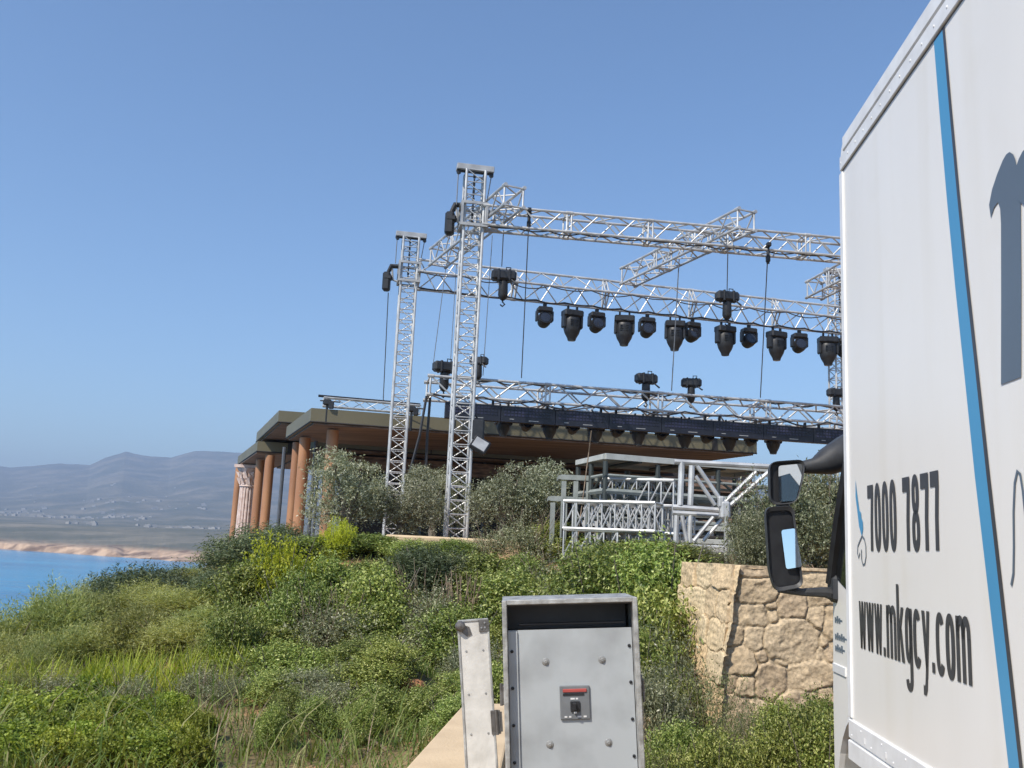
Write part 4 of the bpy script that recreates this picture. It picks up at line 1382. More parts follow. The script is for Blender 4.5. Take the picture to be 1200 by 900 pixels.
# ------------------------------------------------------------------ moving lights
def spot_proto():
    e = empty('spot_light', (0, 0, 0), 'x', 'stage light')
    for x in (-.13, .13):
        b = MB(); b.bevbox((x, 0, .02), (.05, .08, .12), .015)
        b.build('clamp', M_BLACKMETAL, e, off=(0, 0, 0))
    b = MB(); b.bevbox((0, 0, -.13), (.54, .34, .18), .03); b.bevbox((0, -.172, -.13), (.2, .012, .1), .004); b.build('base', M_BLACK, e, off=(0, 0, 0))
    b = MB()
    b.prism([(-.275, -.1, -.20), (.275, -.1, -.20), (.275, -.1, -.50), (.245, -.1, -.54), (.215, -.1, -.50), (.215, -.1, -.24), (-.215, -.1, -.24), (-.215, -.1, -.50), (-.245, -.1, -.54), (-.275, -.1, -.50)], (0, .2, 0))
    b.build('yoke', M_BLACK, e, off=(0, 0, 0))
    b = MB(); b.lathe([(.12, -.235), (.215, -.25), (.235, -.32), (.235, -.56), (.20, -.67), (.125, -.80), (.11, -.86)], 18, sy=.85); b.build('head', M_BLACK, e, True, off=(0, 0, 0))
    b = MB(); b.lathe([(.095, -.862), (.095, -.870), (.0, -.880)], 18); b.build('lens', M_LENS, e, True, off=(0, 0, 0))
    b = MB()
    for k in range(4): b.box((.0, -.19 + .0, -.33 - k * .045), (.24, .03, .018))
    b.build('cooling_fins', M_BLACKMETAL, e, off=(0, 0, 0))
    return e


def wash_proto():
    e = empty('wash_light', (0, 0, 0), 'x', 'stage light')
    b = MB(); b.bevbox((0, 0, .02), (.10, .08, .12), .015); b.build('clamp', M_BLACKMETAL, e, off=(0, 0, 0))
    b = MB(); b.bevbox((0, 0, -.10), (.40, .30, .14), .03); b.build('base', M_BLACK, e, off=(0, 0, 0))
    b = MB()
    b.prism([(-.235, -.08, -.14), (.235, -.08, -.14), (.235, -.08, -.40), (.205, -.08, -.43), (.178, -.08, -.40), (.178, -.08, -.18), (-.178, -.08, -.18), (-.178, -.08, -.40), (-.205, -.08, -.43), (-.235, -.08, -.40)], (0, .16, 0))
    b.build('yoke', M_BLACK, e, off=(0, 0, 0))
    M = Matrix.Translation((0, 0, -.38)) @ Matrix.Rotation(math.radians(72), 4, 'X')
    b = MB(); b.lathe([(.10, -.20), (.155, -.16), (.185, -.02), (.19, .12), (.175, .15)], 20, M=M); b.build('head', M_BLACK, e, True, off=(0, 0, 0))
    b = MB(); b.lathe([(.15, .150), (.14, .165), (.0, .178)], 20, M=M); b.build('lens', M_LENS, e, True, off=(0, 0, 0))
    b = MB(); b.lathe([(.178, .148), (.178, .172), (.155, .172), (.155, .151)], 20, M=M); b.build('lens_ring', M_BLACKMETAL, e, True, off=(0, 0, 0))
    return e


ORD = ['first', 'second', 'third', 'fourth', 'fifth', 'sixth', 'seventh', 'eighth']
S0, W0_ = spot_proto(), wash_proto()


def on_chord(px, a, bq, off):
    """point of a chord line (a->b shifted by off) that a photo column px meets"""
    lo, hi = 0.0, 1.0
    def col(t):
        q = a.lerp(bq, t) + off - CAM
        return 600 + FPX * q.dot(_I) / q.dot(_F)
    for _ in range(40):
        m = (lo + hi) / 2
        if col(m) < px: lo = m
        else: hi = m
    return a.lerp(bq, lo) + off


rzm = math.atan2(tm.y, tm.x)
off2 = csm[2] - Vector((0, 0, .10))
for i, px in enumerate((670, 731, 790, 849, 909, 969)):
    o = S0 if i == 0 else dup(S0)
    o.location = on_chord(px + 1, m0, m1, off2); o.rotation_euler = (0, 0, rzm + random.uniform(-.3, .3))
    tag(o, 'large black tapering spot light under the middle truss, %s large one from the left' % ORD[i], 'stage light', 'large spot lights under the middle truss')
for i, px in enumerate((638, 699, 758, 811, 877, 936, 989)):
    o = W0_ if i == 0 else dup(W0_)
    o.location = on_chord(px + .5, m0, m1, off2); o.rotation_euler = (0, 0, rzm + random.uniform(-.12, .12))
    tag(o, 'small round black wash light under the middle truss, %s small one from the left' % ORD[i], 'stage light', 'small round lights under the middle truss')

# LED battens in a row below the lowest truss, with heads pointing down between them
offl = -ul * .21
rzl = math.atan2(tl.y, tl.x)
fwd = sl if sl.y < 0 else -sl


def batten_proto(wd):
    e = empty('led_batten', (0, 0, 0), 'x', 'LED batten')
    b = MB(); b.bevbox((0, 0, -.235), (wd, .16, .36), .006); b.build('case', M_LEDBODY, e, off=(0, 0, 0))
    b = MB()
    nx = 14
    for r_i in range(3):
        for k in range(nx):
            x = -wd / 2 + .06 + (wd - .12) * (k + .5) / nx
            b.bevbox((x, -.083, -.115 - r_i * .07), (wd / nx * .66, .016, .050), .005)
    b.build('led_grid', M_LEDCELL, e, off=(0, 0, 0))
    b = MB()
    for s in (-1, 1): b.bevbox((s * wd * .36, 0, .0), (.05, .08, .12), .01)
    b.build('clamp', M_BLACKMETAL, e, off=(0, 0, 0))
    b = MB(); b.box((wd * .1, -.084, -.36), (.22, .008, .016)); b.box((-wd * .3, -.084, -.345), (.1, .008, .014)); b.build('marking', M_ALU_DULL, e, off=(0, 0, 0))
    return e


q0 = on_chord(522, l0, l1, offl + fwd * .30); q1 = on_chord(1008, l0, l1, offl + fwd * .30)
nb = 8; wd = (q1 - q0).length / nb
B0_ = batten_proto(wd - .008)
for i in range(nb):
    o = B0_ if i == 0 else dup(B0_)
    o.location = q0.lerp(q1, (i + .5) / nb) - Vector((0, 0, .075)); o.rotation_euler = (0, 0, rzl)
    tag(o, 'navy LED batten with violet cells under the lowest truss, %s batten from the left' % ORD[i], 'LED batten', 'LED battens under the lowest truss')
for i, px in enumerate((591, 645, 699, 749, 803, 855, 906)):
    o = dup(S0)
    o.location = on_chord(px, l0, l1, offl - fwd * .21) - Vector((0, 0, .06)); o.rotation_euler = (0, 0, rzl); o.scale = (.74, .74, .80)
    tag(o, 'black spot light pointing down behind the LED battens, %s of that row from the left' % ORD[i], 'stage light', 'spot lights behind the LED battens')

for i, px in enumerate((618, 672, 724, 776, 829, 880)):
    o = dup(W0_)
    o.location = on_chord(px, l0, l1, offl - fwd * .05) - Vector((0, 0, .16)); o.rotation_euler = (0, 0, rzl + random.uniform(-.3, .3)); o.scale = (.7, .7, .8)
    tag(o, 'small black light between spot lights behind the LED battens, %s small one from left' % ORD[i], 'stage light', 'small lights behind the LED battens')

# power and data cables tied along the trusses
def cable_run(a, c, n, sag, off, label, r=.018):
    pts = []
    for k in range(n * 6 + 1):
        t = k / (n * 6); ph = (k % 6) / 6
        q = a.lerp(c, t) + off
        q.z -= sag * (.4 + .6 * ((k // 6 * 7) % 5) / 4) * math.sin(math.pi * ph)
        pts.append(q)
    b = MB(); b.path(pts, r, 5)
    o = b.build('cable_run', M_CABLE, off=a); o.location = a
    tag(o, label, 'cable', 'black cables tied along the trusses')


cable_run(m0, m1, 16, .07, csm[2] + Vector((0, -.03, .045)), 'black cable tied along the bottom chord of the middle truss', .022)
cable_run(m0, m1, 11, .12, csm[1] + Vector((0, -.03, -.03)), 'black cable sagging along the front chord of the middle truss', .016)
cable_run(a0, a1, 13, .06, Vector((0, -.20, -.23)), 'black cable tied under the highest truss', .016)
cable_run(l0, l1, 15, .09, ul * .22 + fwd * .44, 'black cable tied along the top of the lowest truss', .018)
cable_run(l0, l1, 9, .14, -ul * .19 + fwd * .47, 'black cable sagging in front of the lowest truss above the LED battens', .020)

# flood lamp hanging from the front tower
p = P(560, 505, 18.9)
e = empty('flood_light', p, 'black flood light with a tilted square silver face beside the front tower', 'stage light')
b = MB(); b.bevbox(p + Vector((0, 0, .02)), (.26, .2, .42), .03); b.build('housing', M_BLACK, e)
MM = Matrix.Rotation(.5, 3, 'Y') @ Matrix.Rotation(-.35, 3, 'X')
b = MB(); b.bevbox(p + Vector((.06, -.1, -.3)), (.36, .12, .3), .02, M=MM); hd = b.build('head', M_BLACKMETAL, e)
b = MB(); b.bevbox(p + Vector((.06, -.1, -.3)) + MM @ Vector((0, -.064, 0)), (.28, .012, .22), .005, M=MM); b.build('lens', M_ALU_DULL, hd)
b = MB(); b.path([p + Vector((0, 0, .22)), p + Vector((-.05, 0, .3)), Vector((t1ref.x + .2, 18.85, p.z + .33))], .02, 6); b.build('bracket', M_BLACKMETAL, e)

# hoists
hoist(590, 331, 23.2, 1.15, 'black chain hoist on the middle truss just right of the tallest tower')
hoist(852, 355, 24.7, 1.15, 'black chain hoist on the middle truss above the fourth large spot light', .2)
hoist(757, 451, 21.6, .95, 'black chain hoist on the lowest truss, left of two standing close together', .3)
hoist(810, 455, 21.8, .85, 'black chain hoist on the lowest truss, right of two standing close together', -.1)
hoist(980, 466, 22.4, .8, 'black chain hoist on the lowest truss half hidden by the truck box')
hoist(521, 438, 21.0, 1.0, 'black chain hoist on the left end of the lowest truss', .4)
hoist(561, 429, 20.6, .75, 'black chain hoist on the lowest truss right behind the tallest tower', -.4)
# tower motors hang on an arm left of each sleeve
for (ref, zz, px, py, Y, lab) in ((t1ref, z1, 527, 262, 19.0, 'black tower hoist hanging left of the head of the tallest tower'), (t2ref, z2, 453, 330, 23.5, 'black tower hoist hanging left of the head of the shorter tower')):
    p = P(px, py, Y)
    e = empty('tower_hoist', p, lab, 'chain hoist', 'tower hoists')
    b = MB(); b.bevbox(p, (.20, .22, .50), .05); b.bevbox(p + Vector((.03, -.02, .1)), (.22, .2, .12), .03); b.build('motor_housing', M_BLACK, e)
    b = MB(); a = Vector((ref.x - .24, Y, p.z + .42)); b.path([p + Vector((.02, 0, .24)), p + Vector((.10, 0, .42)), a], [.05, .07, .06], 8); b.build('arm', M_BLACKMETAL, e)
    b = MB(); b.path([p + Vector((.12, 0, .36)), p + Vector((.16, 0, .05)), Vector((ref.x - .24, Y, p.z - .0))], .03, 6); b.build('strut', M_ALU_DULL, e)
for (T, ref, top, sd, zz, Y, nm) in ((T1, t1ref, t1top, t1sd, z1, 19.0, 'tallest'), (T2, t2ref, t2top, t2sd, z2, 23.5, 'shorter')):
    for s, w_ in ((-1, 'left'), (1, 'right')):
        a = Vector((ref.x, Y, top + .02)) + sd * (s * .36)
        c = Vector((ref.x, Y, zz + .25)) + sd * (s * (.36 if s < 0 else .27))
        b = MB(); b.path([a, c], .012, 5); b.build('suspension_rope', M_STEELROPE, T)

# cables
CB = [((620, 252), (611, 443), 19.2, 20.9, 'vertical cable from the highest truss down to the lowest truss right of the hoist'), ((900, 292), (891, 466), 19.8, 22.0, 'vertical cable from the highest truss passing left of the truck'),
      ((796, 302), (787, 458), 21.2, 21.6, 'vertical cable under the end of the crossing depth truss'), ((577, 276), (566, 440), 21.0, 20.8, 'thin vertical cable close right of the tallest tower'),
      ((455, 343), (449, 470), 23.5, 25.4, 'slanting cable left of the shorter tower'), ((523, 310), (507, 432), 22.0, 21.0, 'thin slanting cable between the two towers, left one'), ((535, 310), (527, 440), 22.0, 21.0, 'thin slanting cable between the two towers, right one'),
      ((590, 270), (588, 312), 19.2, 23.0, 'short cable from the highest truss to the hoist below it'), ((853, 289), (852, 341), 19.7, 24.6, 'short cable above the hoist on the middle truss')]
for a, c, Ya, Yc, lab in CB:
    rope([P(*a, Ya), P(*c, Yc)], lab, .013 if 'thin' not in lab else .009)
for px, lab in ((620, 'upper'), (900, 'right')):
    y = 248 if px == 620 else 288
    p = P(px, y + 8, 19.0 if px == 620 else 19.6)
    b = MB(); b.tube(p - Vector((0, 0, .25)), p + Vector((0, 0, .22)), .035, 8); b.bevbox(p + Vector((0, 0, .16)), (.1, .24, .1), .02); b.bevbox(p + Vector((0, 0, -.14)), (.09, .1, .16), .02)
    o = b.build('hanging_clamp', M_BLACKMETAL, off=p); o.location = p
    tag(o, 'black clamp on the highest truss %s' % ('above the left vertical cable' if px == 620 else 'above the cable next to the truck'), 'clamp')
bk = [((500, 464), (492, 510), (478, 562), 20.8), ((504, 466), (501, 505), (499, 548), 20.9)]
for k, (a, m, c, Y) in enumerate(bk):
    rope([P(*a, Y), P(*m, Y + .1), P(*c, Y + .3)], 'black cable hanging from the left end of the lowest truss, %s one' % ('slanting' if k == 0 else 'straight'), .032, 'cable', M_CABLE, 'black_cable', 'black cables at the end of the lowest truss')
rope([P(693, 505, 15.0), P(690, 530, 15.2), P(668, 700, 14.8)], 'thin brown rope slanting down past the left corner of the scaffold deck', .010, 'rope', M_REED, 'rope', None)

# ------------------------------------------------------------------ scaffold deck
ZD = P(710, 531, 15.5).z
N_, L_, R_ = P(710, 531, 15.5), L(678, 538.5, ZD), L(905, 547, ZD)
F_ = L_ + (R_ - N_)
gsc = gz(N_.x + .5, 16.0)
root = empty('scaffold_deck', (N_.x, N_.y, gsc), 'grey green scaffold tower with a pale deck on top in front of the pavilion', 'scaffold')
b = MB(); b.prism([N_, R_, F_, L_], (0, 0, -.03)); b.build('deck', M_DECKTOP, root)
b = MB()
for a, c in ((N_, R_), (R_, F_), (F_, L_), (L_, N_)):
    d = c - a; cn = (N_ + F_) / 2
    m = (a + c) / 2; inw = (cn - m); inw.z = 0; inw.normalize()
    b.box(m - Vector((0, 0, .058)) - inw * .03, (d.length + .02, .05, .085), math.atan2(d.y, d.x))
b.build('edge_beam', M_DECKTOP, root)
b = MB()
for t_ in (.2, .45, .7):
    a, c = N_.lerp(R_, t_), L_.lerp(F_, t_)
    b.tube(a - Vector((0, 0, .09)), c - Vector((0, 0, .09)), .04, 6)
b.build('joist', M_DECKGREEN, root)
legs = [N_, L_, N_.lerp(R_, .30), L_.lerp(F_, .30), N_.lerp(R_, .66), L_.lerp(F_, .66), R_, F_, L_.lerp(N_, .5)]
for q in legs:
    b = MB(); g = gz(q.x, q.y) - .03; b.tube((q.x, q.y, g), (q.x, q.y, ZD - .13), .042, 8); b.box((q.x, q.y, g + .04), (.16, .16, .02)); b.build('leg', M_DECKGREEN, root)
b = MB()
for zz, rr in ((ZD - .36, .028), (ZD - .62, .05), (ZD - 1.05, .028)):
    for a, c in ((N_, R_), (L_, F_), (N_, L_), (R_, F_)):
        q = Vector((a.x, a.y, zz)); w_ = Vector((c.x, c.y, zz)); b.tube(q, w_, rr, 6)
b.build('rail', M_GREYWOOD, root)
b = MB()
for (i, j) in ((0, 2), (4, 2), (1, 3), (5, 3), (1, 0), (6, 4)):
    a, c = legs[i], legs[j]; b.tube((a.x, a.y, ZD - 1.0), (c.x, c.y, ZD - .3), .022, 6)
b.build('brace', M_DECKGREEN, root)
# grey riser frames left of it
root = empty('riser_frame', P(662, 600, 16.2), 'low stepped grey riser frame just left of the scaffold deck', 'riser frame')
b1, b2 = MB(), MB()
for Y in (16.2, 16.9):
    for (a, c) in (((657, 559), (700, 563)), ((645, 584), (700, 588))):
        A, C = P(*a, Y), P(*c, Y); C = L(*c, A.z) if False else Vector((C.x, C.y, A.z)); d = C - A; m = (A + C) / 2
        b1.box(m, (d.length, .06, .085), 0)
    for (px, y0_) in ((661, 561), (675, 561), (648, 586), (662, 587), (690, 562)):
        A = P(px, y0_, Y); g = gz(A.x, Y) - .02; b2.bbox((A.x - .04, Y - .035, g), (A.x + .04, Y + .035, A.z - .045))
b1.build('beam', M_GREYWOOD, root); b2.build('post', M_GREYWOOD, root)
b = MB()
for (px, y0_) in ((657, 559), (700, 561), (645, 584), (680, 586)):
    A = P(px, y0_, 16.2); b.bbox((A.x - .03, 16.23, A.z - .03), (A.x + .03, 16.87, A.z + .035))
b.build('cross_beam', M_GREYWOOD, root)

# grey stage platforms stacked under and behind the scaffold
for (pa_, pb__, Y, zz, lab) in ((700, 860, 16.6, .30, 'lowest'), (694, 852, 16.6, .52, 'second lowest'), (704, 866, 16.6, .74, 'second highest'), (698, 846, 16.6, .96, 'topmost')):
    A, C = P(pa_, 600, Y), P(pb__, 600, Y); g = gz(A.x, Y)
    e = empty('stage_platform', ((A.x + C.x) / 2, Y, g + zz), '%s grey stage platform of the stack inside the scaffold' % lab, 'platform', 'stage platforms stacked inside the scaffold')
    w_ = C.x - A.x
    b = MB(); b.bevbox(((A.x + C.x) / 2, Y, g + zz), (w_, 1.0, .045), .008); b.build('board', M_DKINT if lab in ('second lowest',) else M_GREYWOOD, e)
    b = MB()
    for dy in (-.47, .47): b.bevbox(((A.x + C.x) / 2, Y + dy, g + zz - .075), (w_, .05, .09), .01)
    for k in range(4): b.bevbox((A.x + w_ * (k + .02) / 3.05, Y, g + zz - .0755), (.05, .88, .088), .01)
    b.build('frame', M_DECKTOP, e)
    for k in range(3):
        b = MB(); b.bbox((A.x + w_ * (k + .3) / 3.3, Y - .44, g + zz - .205), (A.x + w_ * (k + .3) / 3.3 + .07, Y - .36, g + zz - .12)); b.build('foot', M_DECKGREEN, e)
# stacked spare truss lengths
zt1 = P(715, 605, 14.6).z; zt0 = P(700, 638, 14.6).z
def stack(a, Ya, c, z, lab, **kw):
    A = P(*a, Ya); C = L(*c, z); A.z = z; C = Vector((C.x, min(max(C.y, 12.5), 17.5), z))
    return truss('spare_truss', lab, 'truss', A, C, .42, .42, .03, .016, .26, group='spare truss lengths stacked beside the scaffold', mt=M_ALU, **kw)
def lvl(px, z, Y):
    p = P(px, 600, Y); return Vector((p.x, Y, z))
zb_ = gz(2.0, 14.6)
TRS = [((666, 14.9), (772, 14.3), zt1, 'upper spare truss length on the stack in front of the scaffold, left one'), ((774, 14.9), (800, 15.6), zt1, 'upper spare truss length on the stack seen end on beside the white frame'),
       ((667, 14.9), (729, 14.55), zt0, 'lower spare truss length under the stack, left one'), ((736, 14.9), (796, 14.7), zt0, 'lower spare truss length under the stack beside the white frame'),
       ((700, 15.9), (800, 15.6), zt0, 'lower spare truss length lying behind the front ones on the stack'),
       ((705, 16.05), (790, 15.75), zt1 + .46, 'topmost spare truss length lying at the back of the stack'),
       ((690, 15.55), (780, 15.1), zt1, 'upper spare truss length lying behind the front one on the stack')]
for (a, Ya), (c, Yc), z, lab in TRS:
    truss('spare_truss', lab, 'truss', lvl(a, z, Ya), lvl(c, z, Yc), .42, .42, .027, .013, .22, x_lace=True, group='spare truss lengths stacked beside the scaffold', mt=M_ALU)
b = MB()
for px in (676, 722, 745, 790):
    a = lvl(px, zt0 - .25, 14.7); g = gz(a.x, 14.7); b.bbox((a.x - .06, 14.3, g - .05), (a.x + .06, 15.1, zt0 - .24))
o = b.build('timber_bearers', M_TWIG, off=(2.3, 14.7, 1.5)); o.location = (2.3, 14.7, 1.5); tag(o, 'timber bearers under the stack of spare truss lengths', 'timber')

# white aluminium roof frame standing on the wall side
root = empty('aluminium_frame', P(825, 650, 14.2), 'white aluminium folding roof frame with crossing diagonals right of the truss stack', 'frame')
FR_ = [('post', [((799, 541), (797, 592)), ((811, 541), (809, 592))], .045), ('post', [((793, 604), (791, 652)), ((809, 604), (808, 636))], .038),
       ('diagonal', [((817, 546), (850, 594)), ((815, 558), (838, 592)), ((848, 590), (886, 553)), ((856, 592), (902, 552))], .032),
       ('diagonal', [((813, 634), (836, 606)), ((824, 634), (850, 604)), ((799, 604), (806, 640))], .03),
       ('beam', [((788, 594), (842, 598)), ((788, 601), (842, 604)), ((790, 541), (905, 547))], .04)]
for nm, segs, r_ in FR_:
    for k, (a, c) in enumerate(segs):
        b = MB()
        Y_ = 14.0 if k % 2 == 0 else 14.6
        A, C = P(*a, Y_), P(*c, Y_)
        b.tube(A, C, r_, 8)
        b.build(nm, M_ALU, root, True)
A, C = P(808, 641, 13.8), P(864, 644, 13.8)
b = MB(); b.bevbox((A + C) / 2 + Vector((0, 0, -.03)), ((C - A).length, .10, .15), .02); b.build('base_beam', M_ALU, root)
b = MB(); b.bevbox((A + C) / 2 + Vector((0, .8, -.03)), ((C - A).length, .10, .15), .02)
b.build('base_beam', M_ALU, root)
b = MB(); A = P(849, 598, 13.95); b.bevbox(A, (.14, .2, .26), .03); b.bevbox(A + Vector((-.06, -.02, .12)), (.08, .12, .16), .02); b.build('corner_bracket', M_ALU, root)
b = MB(); A = P(851, 604, 13.7); g = gz(A.x, 13.7); b.tube((A.x, 13.7, g), A, .03, 8); b.build('prop', M_ALU_DULL, root, True)
b = MB(); A = P(830, 651, 13.9); g = gz(A.x, 13.9)
for dx in (-.45, -.1, .3): b.bbox((A.x + dx - .08, 13.7, g - .03), (A.x + dx + .08, 14.8, P(830, 648, 13.9).z))
b.build('foot_block', M_TWIG, root)
# ------------------------------------------------------------------ white box truck
TYF = FPX / 251.0                                   # ground distance of the front edge of the box
TC = (990 - 683) / FPX * TYF
TYF -= 0.085
TDIR = Vector((83 / FPX, 1.0, 0)).normalized()
TO = Vector((TC + 83 / FPX * TYF, TYF, 0.0))
TRZ = math.atan2(TDIR.y, TDIR.x)
TN = Vector((-TDIR.y, TDIR.x, 0))
truck = empty('box_truck', TO, 'white box truck with phone number, web address and a blue stripe on its side', 'truck', rz=TRZ)


def T(px, py, y=0.0):
    d = ray(px, py)
    s = (TO + TN * y - CAM).dot(TN) / d.dot(TN)
    w = CAM + d * s - TO
    return w.dot(TDIR), w.z


TZ = Vector((0, 0, 0))
ZTOP = T(1050, 68)[1]; ZBOT = T(999, 891)[1]
ZR1 = T(1050, 111)[1]; ZR0 = T(1000.7, 844)[1]; ZRM = T(999, 866.8)[1]
BW, BLEN = 2.45, 5.6


def tb(b, name, mt, smooth=False, parent=None):
    return b.build(name, mt, parent or truck, smooth, off=(0, 0, 0))


RC = .085
_pf = [(-BLEN, ZBOT), (0, ZBOT)] + [(-RC + RC * math.cos(a), ZTOP - RC + RC * math.sin(a)) for a in np.linspace(0, math.pi / 2, 9)] + [(-BLEN, ZTOP)]
b = MB(); b.prism([(x, 0, z) for x, z in _pf], (0, -BW, 0)); box = tb(b, 'cargo_box', M_WHITE)
# top rail with a groove and rivets, bottom rail, corner post
ZRG = ZTOP - (ZTOP - ZR1) * .52
b = MB()
b.bevbox((-BLEN / 2 - .04, .0, (ZTOP - .003 + ZRG + .0015) / 2), (BLEN - .085, .030, ZTOP - ZRG - .0045), .006)
b.bevbox((-BLEN / 2 - .01, .0, (ZRG + ZR1) / 2), (BLEN - .02, .022, ZRG - ZR1 - .003), .003)
for k in range(46):
    x = -.04 - k * .12
    b.lathe([(.006, 0), (.0045, .002), (.002, .003)], 8, M=Matrix.Translation((x, .011, (ZRG + ZR1) / 2)) @ Matrix.Rotation(-math.pi / 2, 4, 'X'))
rail = tb(b, 'top_rail', M_WHITE_RAIL)
b = MB(); b.box((-BLEN / 2, .001, ZR1 - .002), (BLEN - .05, .004, .004)); tb(b, 'painted_rail_shadow', M_GREYPOST, False, rail)  # dark strip on the side, drawn in as the shade line under the rail
b = MB()
b.bevbox((-BLEN / 2, .0, (ZR0 + ZRM) / 2 + .002), (BLEN - .02, .020, ZR0 - ZRM - .006), .004)
b.bevbox((-BLEN / 2, .0, (ZRM + ZBOT) / 2), (BLEN - .02, .026, ZRM - ZBOT - .004), .004)
for k in range(40):
    x = -.06 - k * .135
    b.lathe([(.005, 0), (.004, .0015), (.002, .0025)], 8, M=Matrix.Translation((x, .010, (ZR0 + ZRM) / 2 + (.02 if k % 2 else -.02))) @ Matrix.Rotation(-math.pi / 2, 4, 'X'))
    if k % 2: b.box((x - .05, .0115, (ZR0 + ZRM) / 2 - .01), (.010, .002, .022))
brl = tb(b, 'bottom_rail', M_WHITE_RAIL)
b = MB(); b.bevbox((-.022, .001, (ZR0 + ZR1) / 2), (.05, .014, ZR1 - ZR0 - .012), .006); tb(b, 'corner_post', M_WHITE_RAIL)


# ---- graphics
def side_pts(pts): return [T(*p) for p in pts]


def flat(b, poly, y):
    b.add([(x, y, z) for x, z in poly], [tuple(range(len(poly)))])


ZT = .0025
s0, s1 = T(1096.2, 42), T(1186, 900); e0, e1 = T(1103.5, 35), T(1196.5, 900); f1 = T(1199.5, 900); f0 = T(1106.5, 32)


def edge_at(p, q, z): t = (z - p[1]) / (q[1] - p[1]); return p[0] + (q[0] - p[0]) * t


zt_, zb_ = ZR1 - .008, ZR0 + .004
# the left edge bows a little; sample it
LE = side_pts([(1095.0, 48), (1106.8, 195), (1122.5, 360), (1135.4, 480), (1143.5, 560), (1164, 735), (1182.3, 893)])
RE = side_pts([(1105.6, 40), (1119.0, 195), (1135.5, 360), (1148.8, 480), (1157.2, 560), (1177.0, 735), (1195.2, 897)])
DE = side_pts([(1108.0, 36), (1122.2, 195), (1139.2, 360), (1152.8, 480), (1161.4, 560), (1181.4, 735), (1200, 903)])
def ztrim(pts, z0, z1):
    return [(np.interp(z, [p[1] for p in pts][::-1], [p[0] for p in pts][::-1]), z) for z in np.linspace(z0, z1, 9)]
def ext(pts):          # carry the last segments past the panel so that trimming is a straight extrapolation
    a, c = pts[0], pts[1]; d, e = pts[-2], pts[-1]
    return [(a[0] - (c[0] - a[0]), a[1] - (c[1] - a[1]))] + list(pts) + [(e[0] + (e[0] - d[0]), e[1] + (e[1] - d[1]))]
le, re, de = [ztrim(ext(q), zt_, zb_) for q in (LE, RE, DE)]
b = MB()
for i in range(8): b.add([(x, ZT, z) for x, z in (le[i], re[i], re[i + 1], le[i + 1])], [(0, 1, 2, 3)])
tb(b, 'blue_stripe', M_BLUE)
b = MB()
for i in range(8): b.add([(x, ZT, z) for x, z in (re[i], de[i], de[i + 1], re[i + 1])], [(0, 1, 2, 3)])
tb(b, 'grey_stripe', M_DKVINYL)


def ribbon(pts, wx, wy, closed=False):
    """stroke outline with an elliptical pen -> list of quads in 2-D"""
    n = len(pts); L_, R_ = [], []
    for i, p in enumerate(pts):
        a = pts[(i - 1) % n] if (closed or i > 0) else p
        c = pts[(i + 1) % n] if (closed or i < n - 1) else p
        dx, dy = c[0] - a[0], c[1] - a[1]
        l = math.hypot(dx / max(wx, 1e-6), dy / max(wy, 1e-6)) or 1
        nx, ny = -dy / wy / l * wx, dx / wx / l * wy
        L_.append((p[0] + nx, p[1] + ny)); R_.append((p[0] - nx, p[1] - ny))
    q = []
    for i in range(n if closed else n - 1):
        j = (i + 1) % n
        q.append([L_[i], R_[i], R_[j], L_[j]])
    return q


def arc(cx, cy, rx, ry, a0, a1, n=14, p=2.6):
    out = []
    for k in range(n + 1):
        th = math.radians(a0 + (a1 - a0) * k / n)
        c, s = math.cos(th), math.sin(th)
        out.append((cx + rx * math.copysign(abs(c) ** (2 / p), c), cy + ry * math.copysign(abs(s) ** (2 / p), s)))
    return out


SX, SY = .19, .075         # half pen widths for the condensed heavy face (fractions of glyph width, height)


def glyph(ch):
    a, c = SX, SY
    ring = lambda x, y, rx, ry: ribbon(arc(x, y, rx - a, ry - c, 0, 360, 28)[:-1], a, c, True)
    if ch == '7': return [[(0, 1), (1, 1), (1, .80), (0, .80)], [(1, .80), (.86, .40), (.84, 0), (.44, 0), (.47, .42), (.60, .80)]]
    if ch == '0': return ring(.5, .5, .5, .515)
    if ch == '8': return ring(.5, .745, .46, .27) + ring(.5, .262, .5, .277)
    if ch == 'o': return ring(.5, .5, .5, .52)
    if ch == '.': return [[(0.1, .17), (.9, .17), (.9, 0), (.1, 0)]]
    if ch == 'w':
        w = 0.115
        st = lambda x0, x1: [[(x0 - w, 1), (x0 + w, 1), (x1 + w, 0), (x1 - w, 0)]]
        return st(.11, .30) + st(.50, .30) + st(.50, .72) + st(.90, .72)
    if ch == 'm':
        w = .235
        q = [[(0, 1), (w, 1), (w, 0), (0, 0)]]
        for x in (0.0, .38):
            q += ribbon(arc(x + .31, .66, .19, .28, 180, 0, 10), .117, .075)
            q += [[(x + .385, .68), (x + .62, .68), (x + .62, 0), (x + .385, 0)]]
        return q
    if ch == 'k': return [[(0, 1.42), (.36, 1.42), (.36, 0), (0, 0)], [(.36, .42), (.36, .66), (.62, 1), (1.0, 1), (.55, .56)], [(.45, .66), (.66, .62), (1.04, 0), (.64, 0), (.40, .50)]]
    if ch == 'c': return ribbon(arc(.5, .5, .5 - a, .515 - c, 42, 318, 24), a, c)
    if ch == 'g': return ring(.47, .52, .47, .50) + [[(.62, 1), (1, 1), (1, -.2), (.62, -.2)]] + ribbon(arc(.5, -.2, .31, .2, 0, -165, 12), a, c)
    if ch == 'y': return [[(0, 1), (.38, 1), (.66, .1), (.42, -.05)], [(1, 1), (.64, 1), (.42, .1), (.28, -.22), (.62, -.12)], [(.60, -.10), (.30, -.2), (.22, -.27), (.04, -.25), (.04, -.42), (.36, -.42), (.52, -.32)]]
    return []


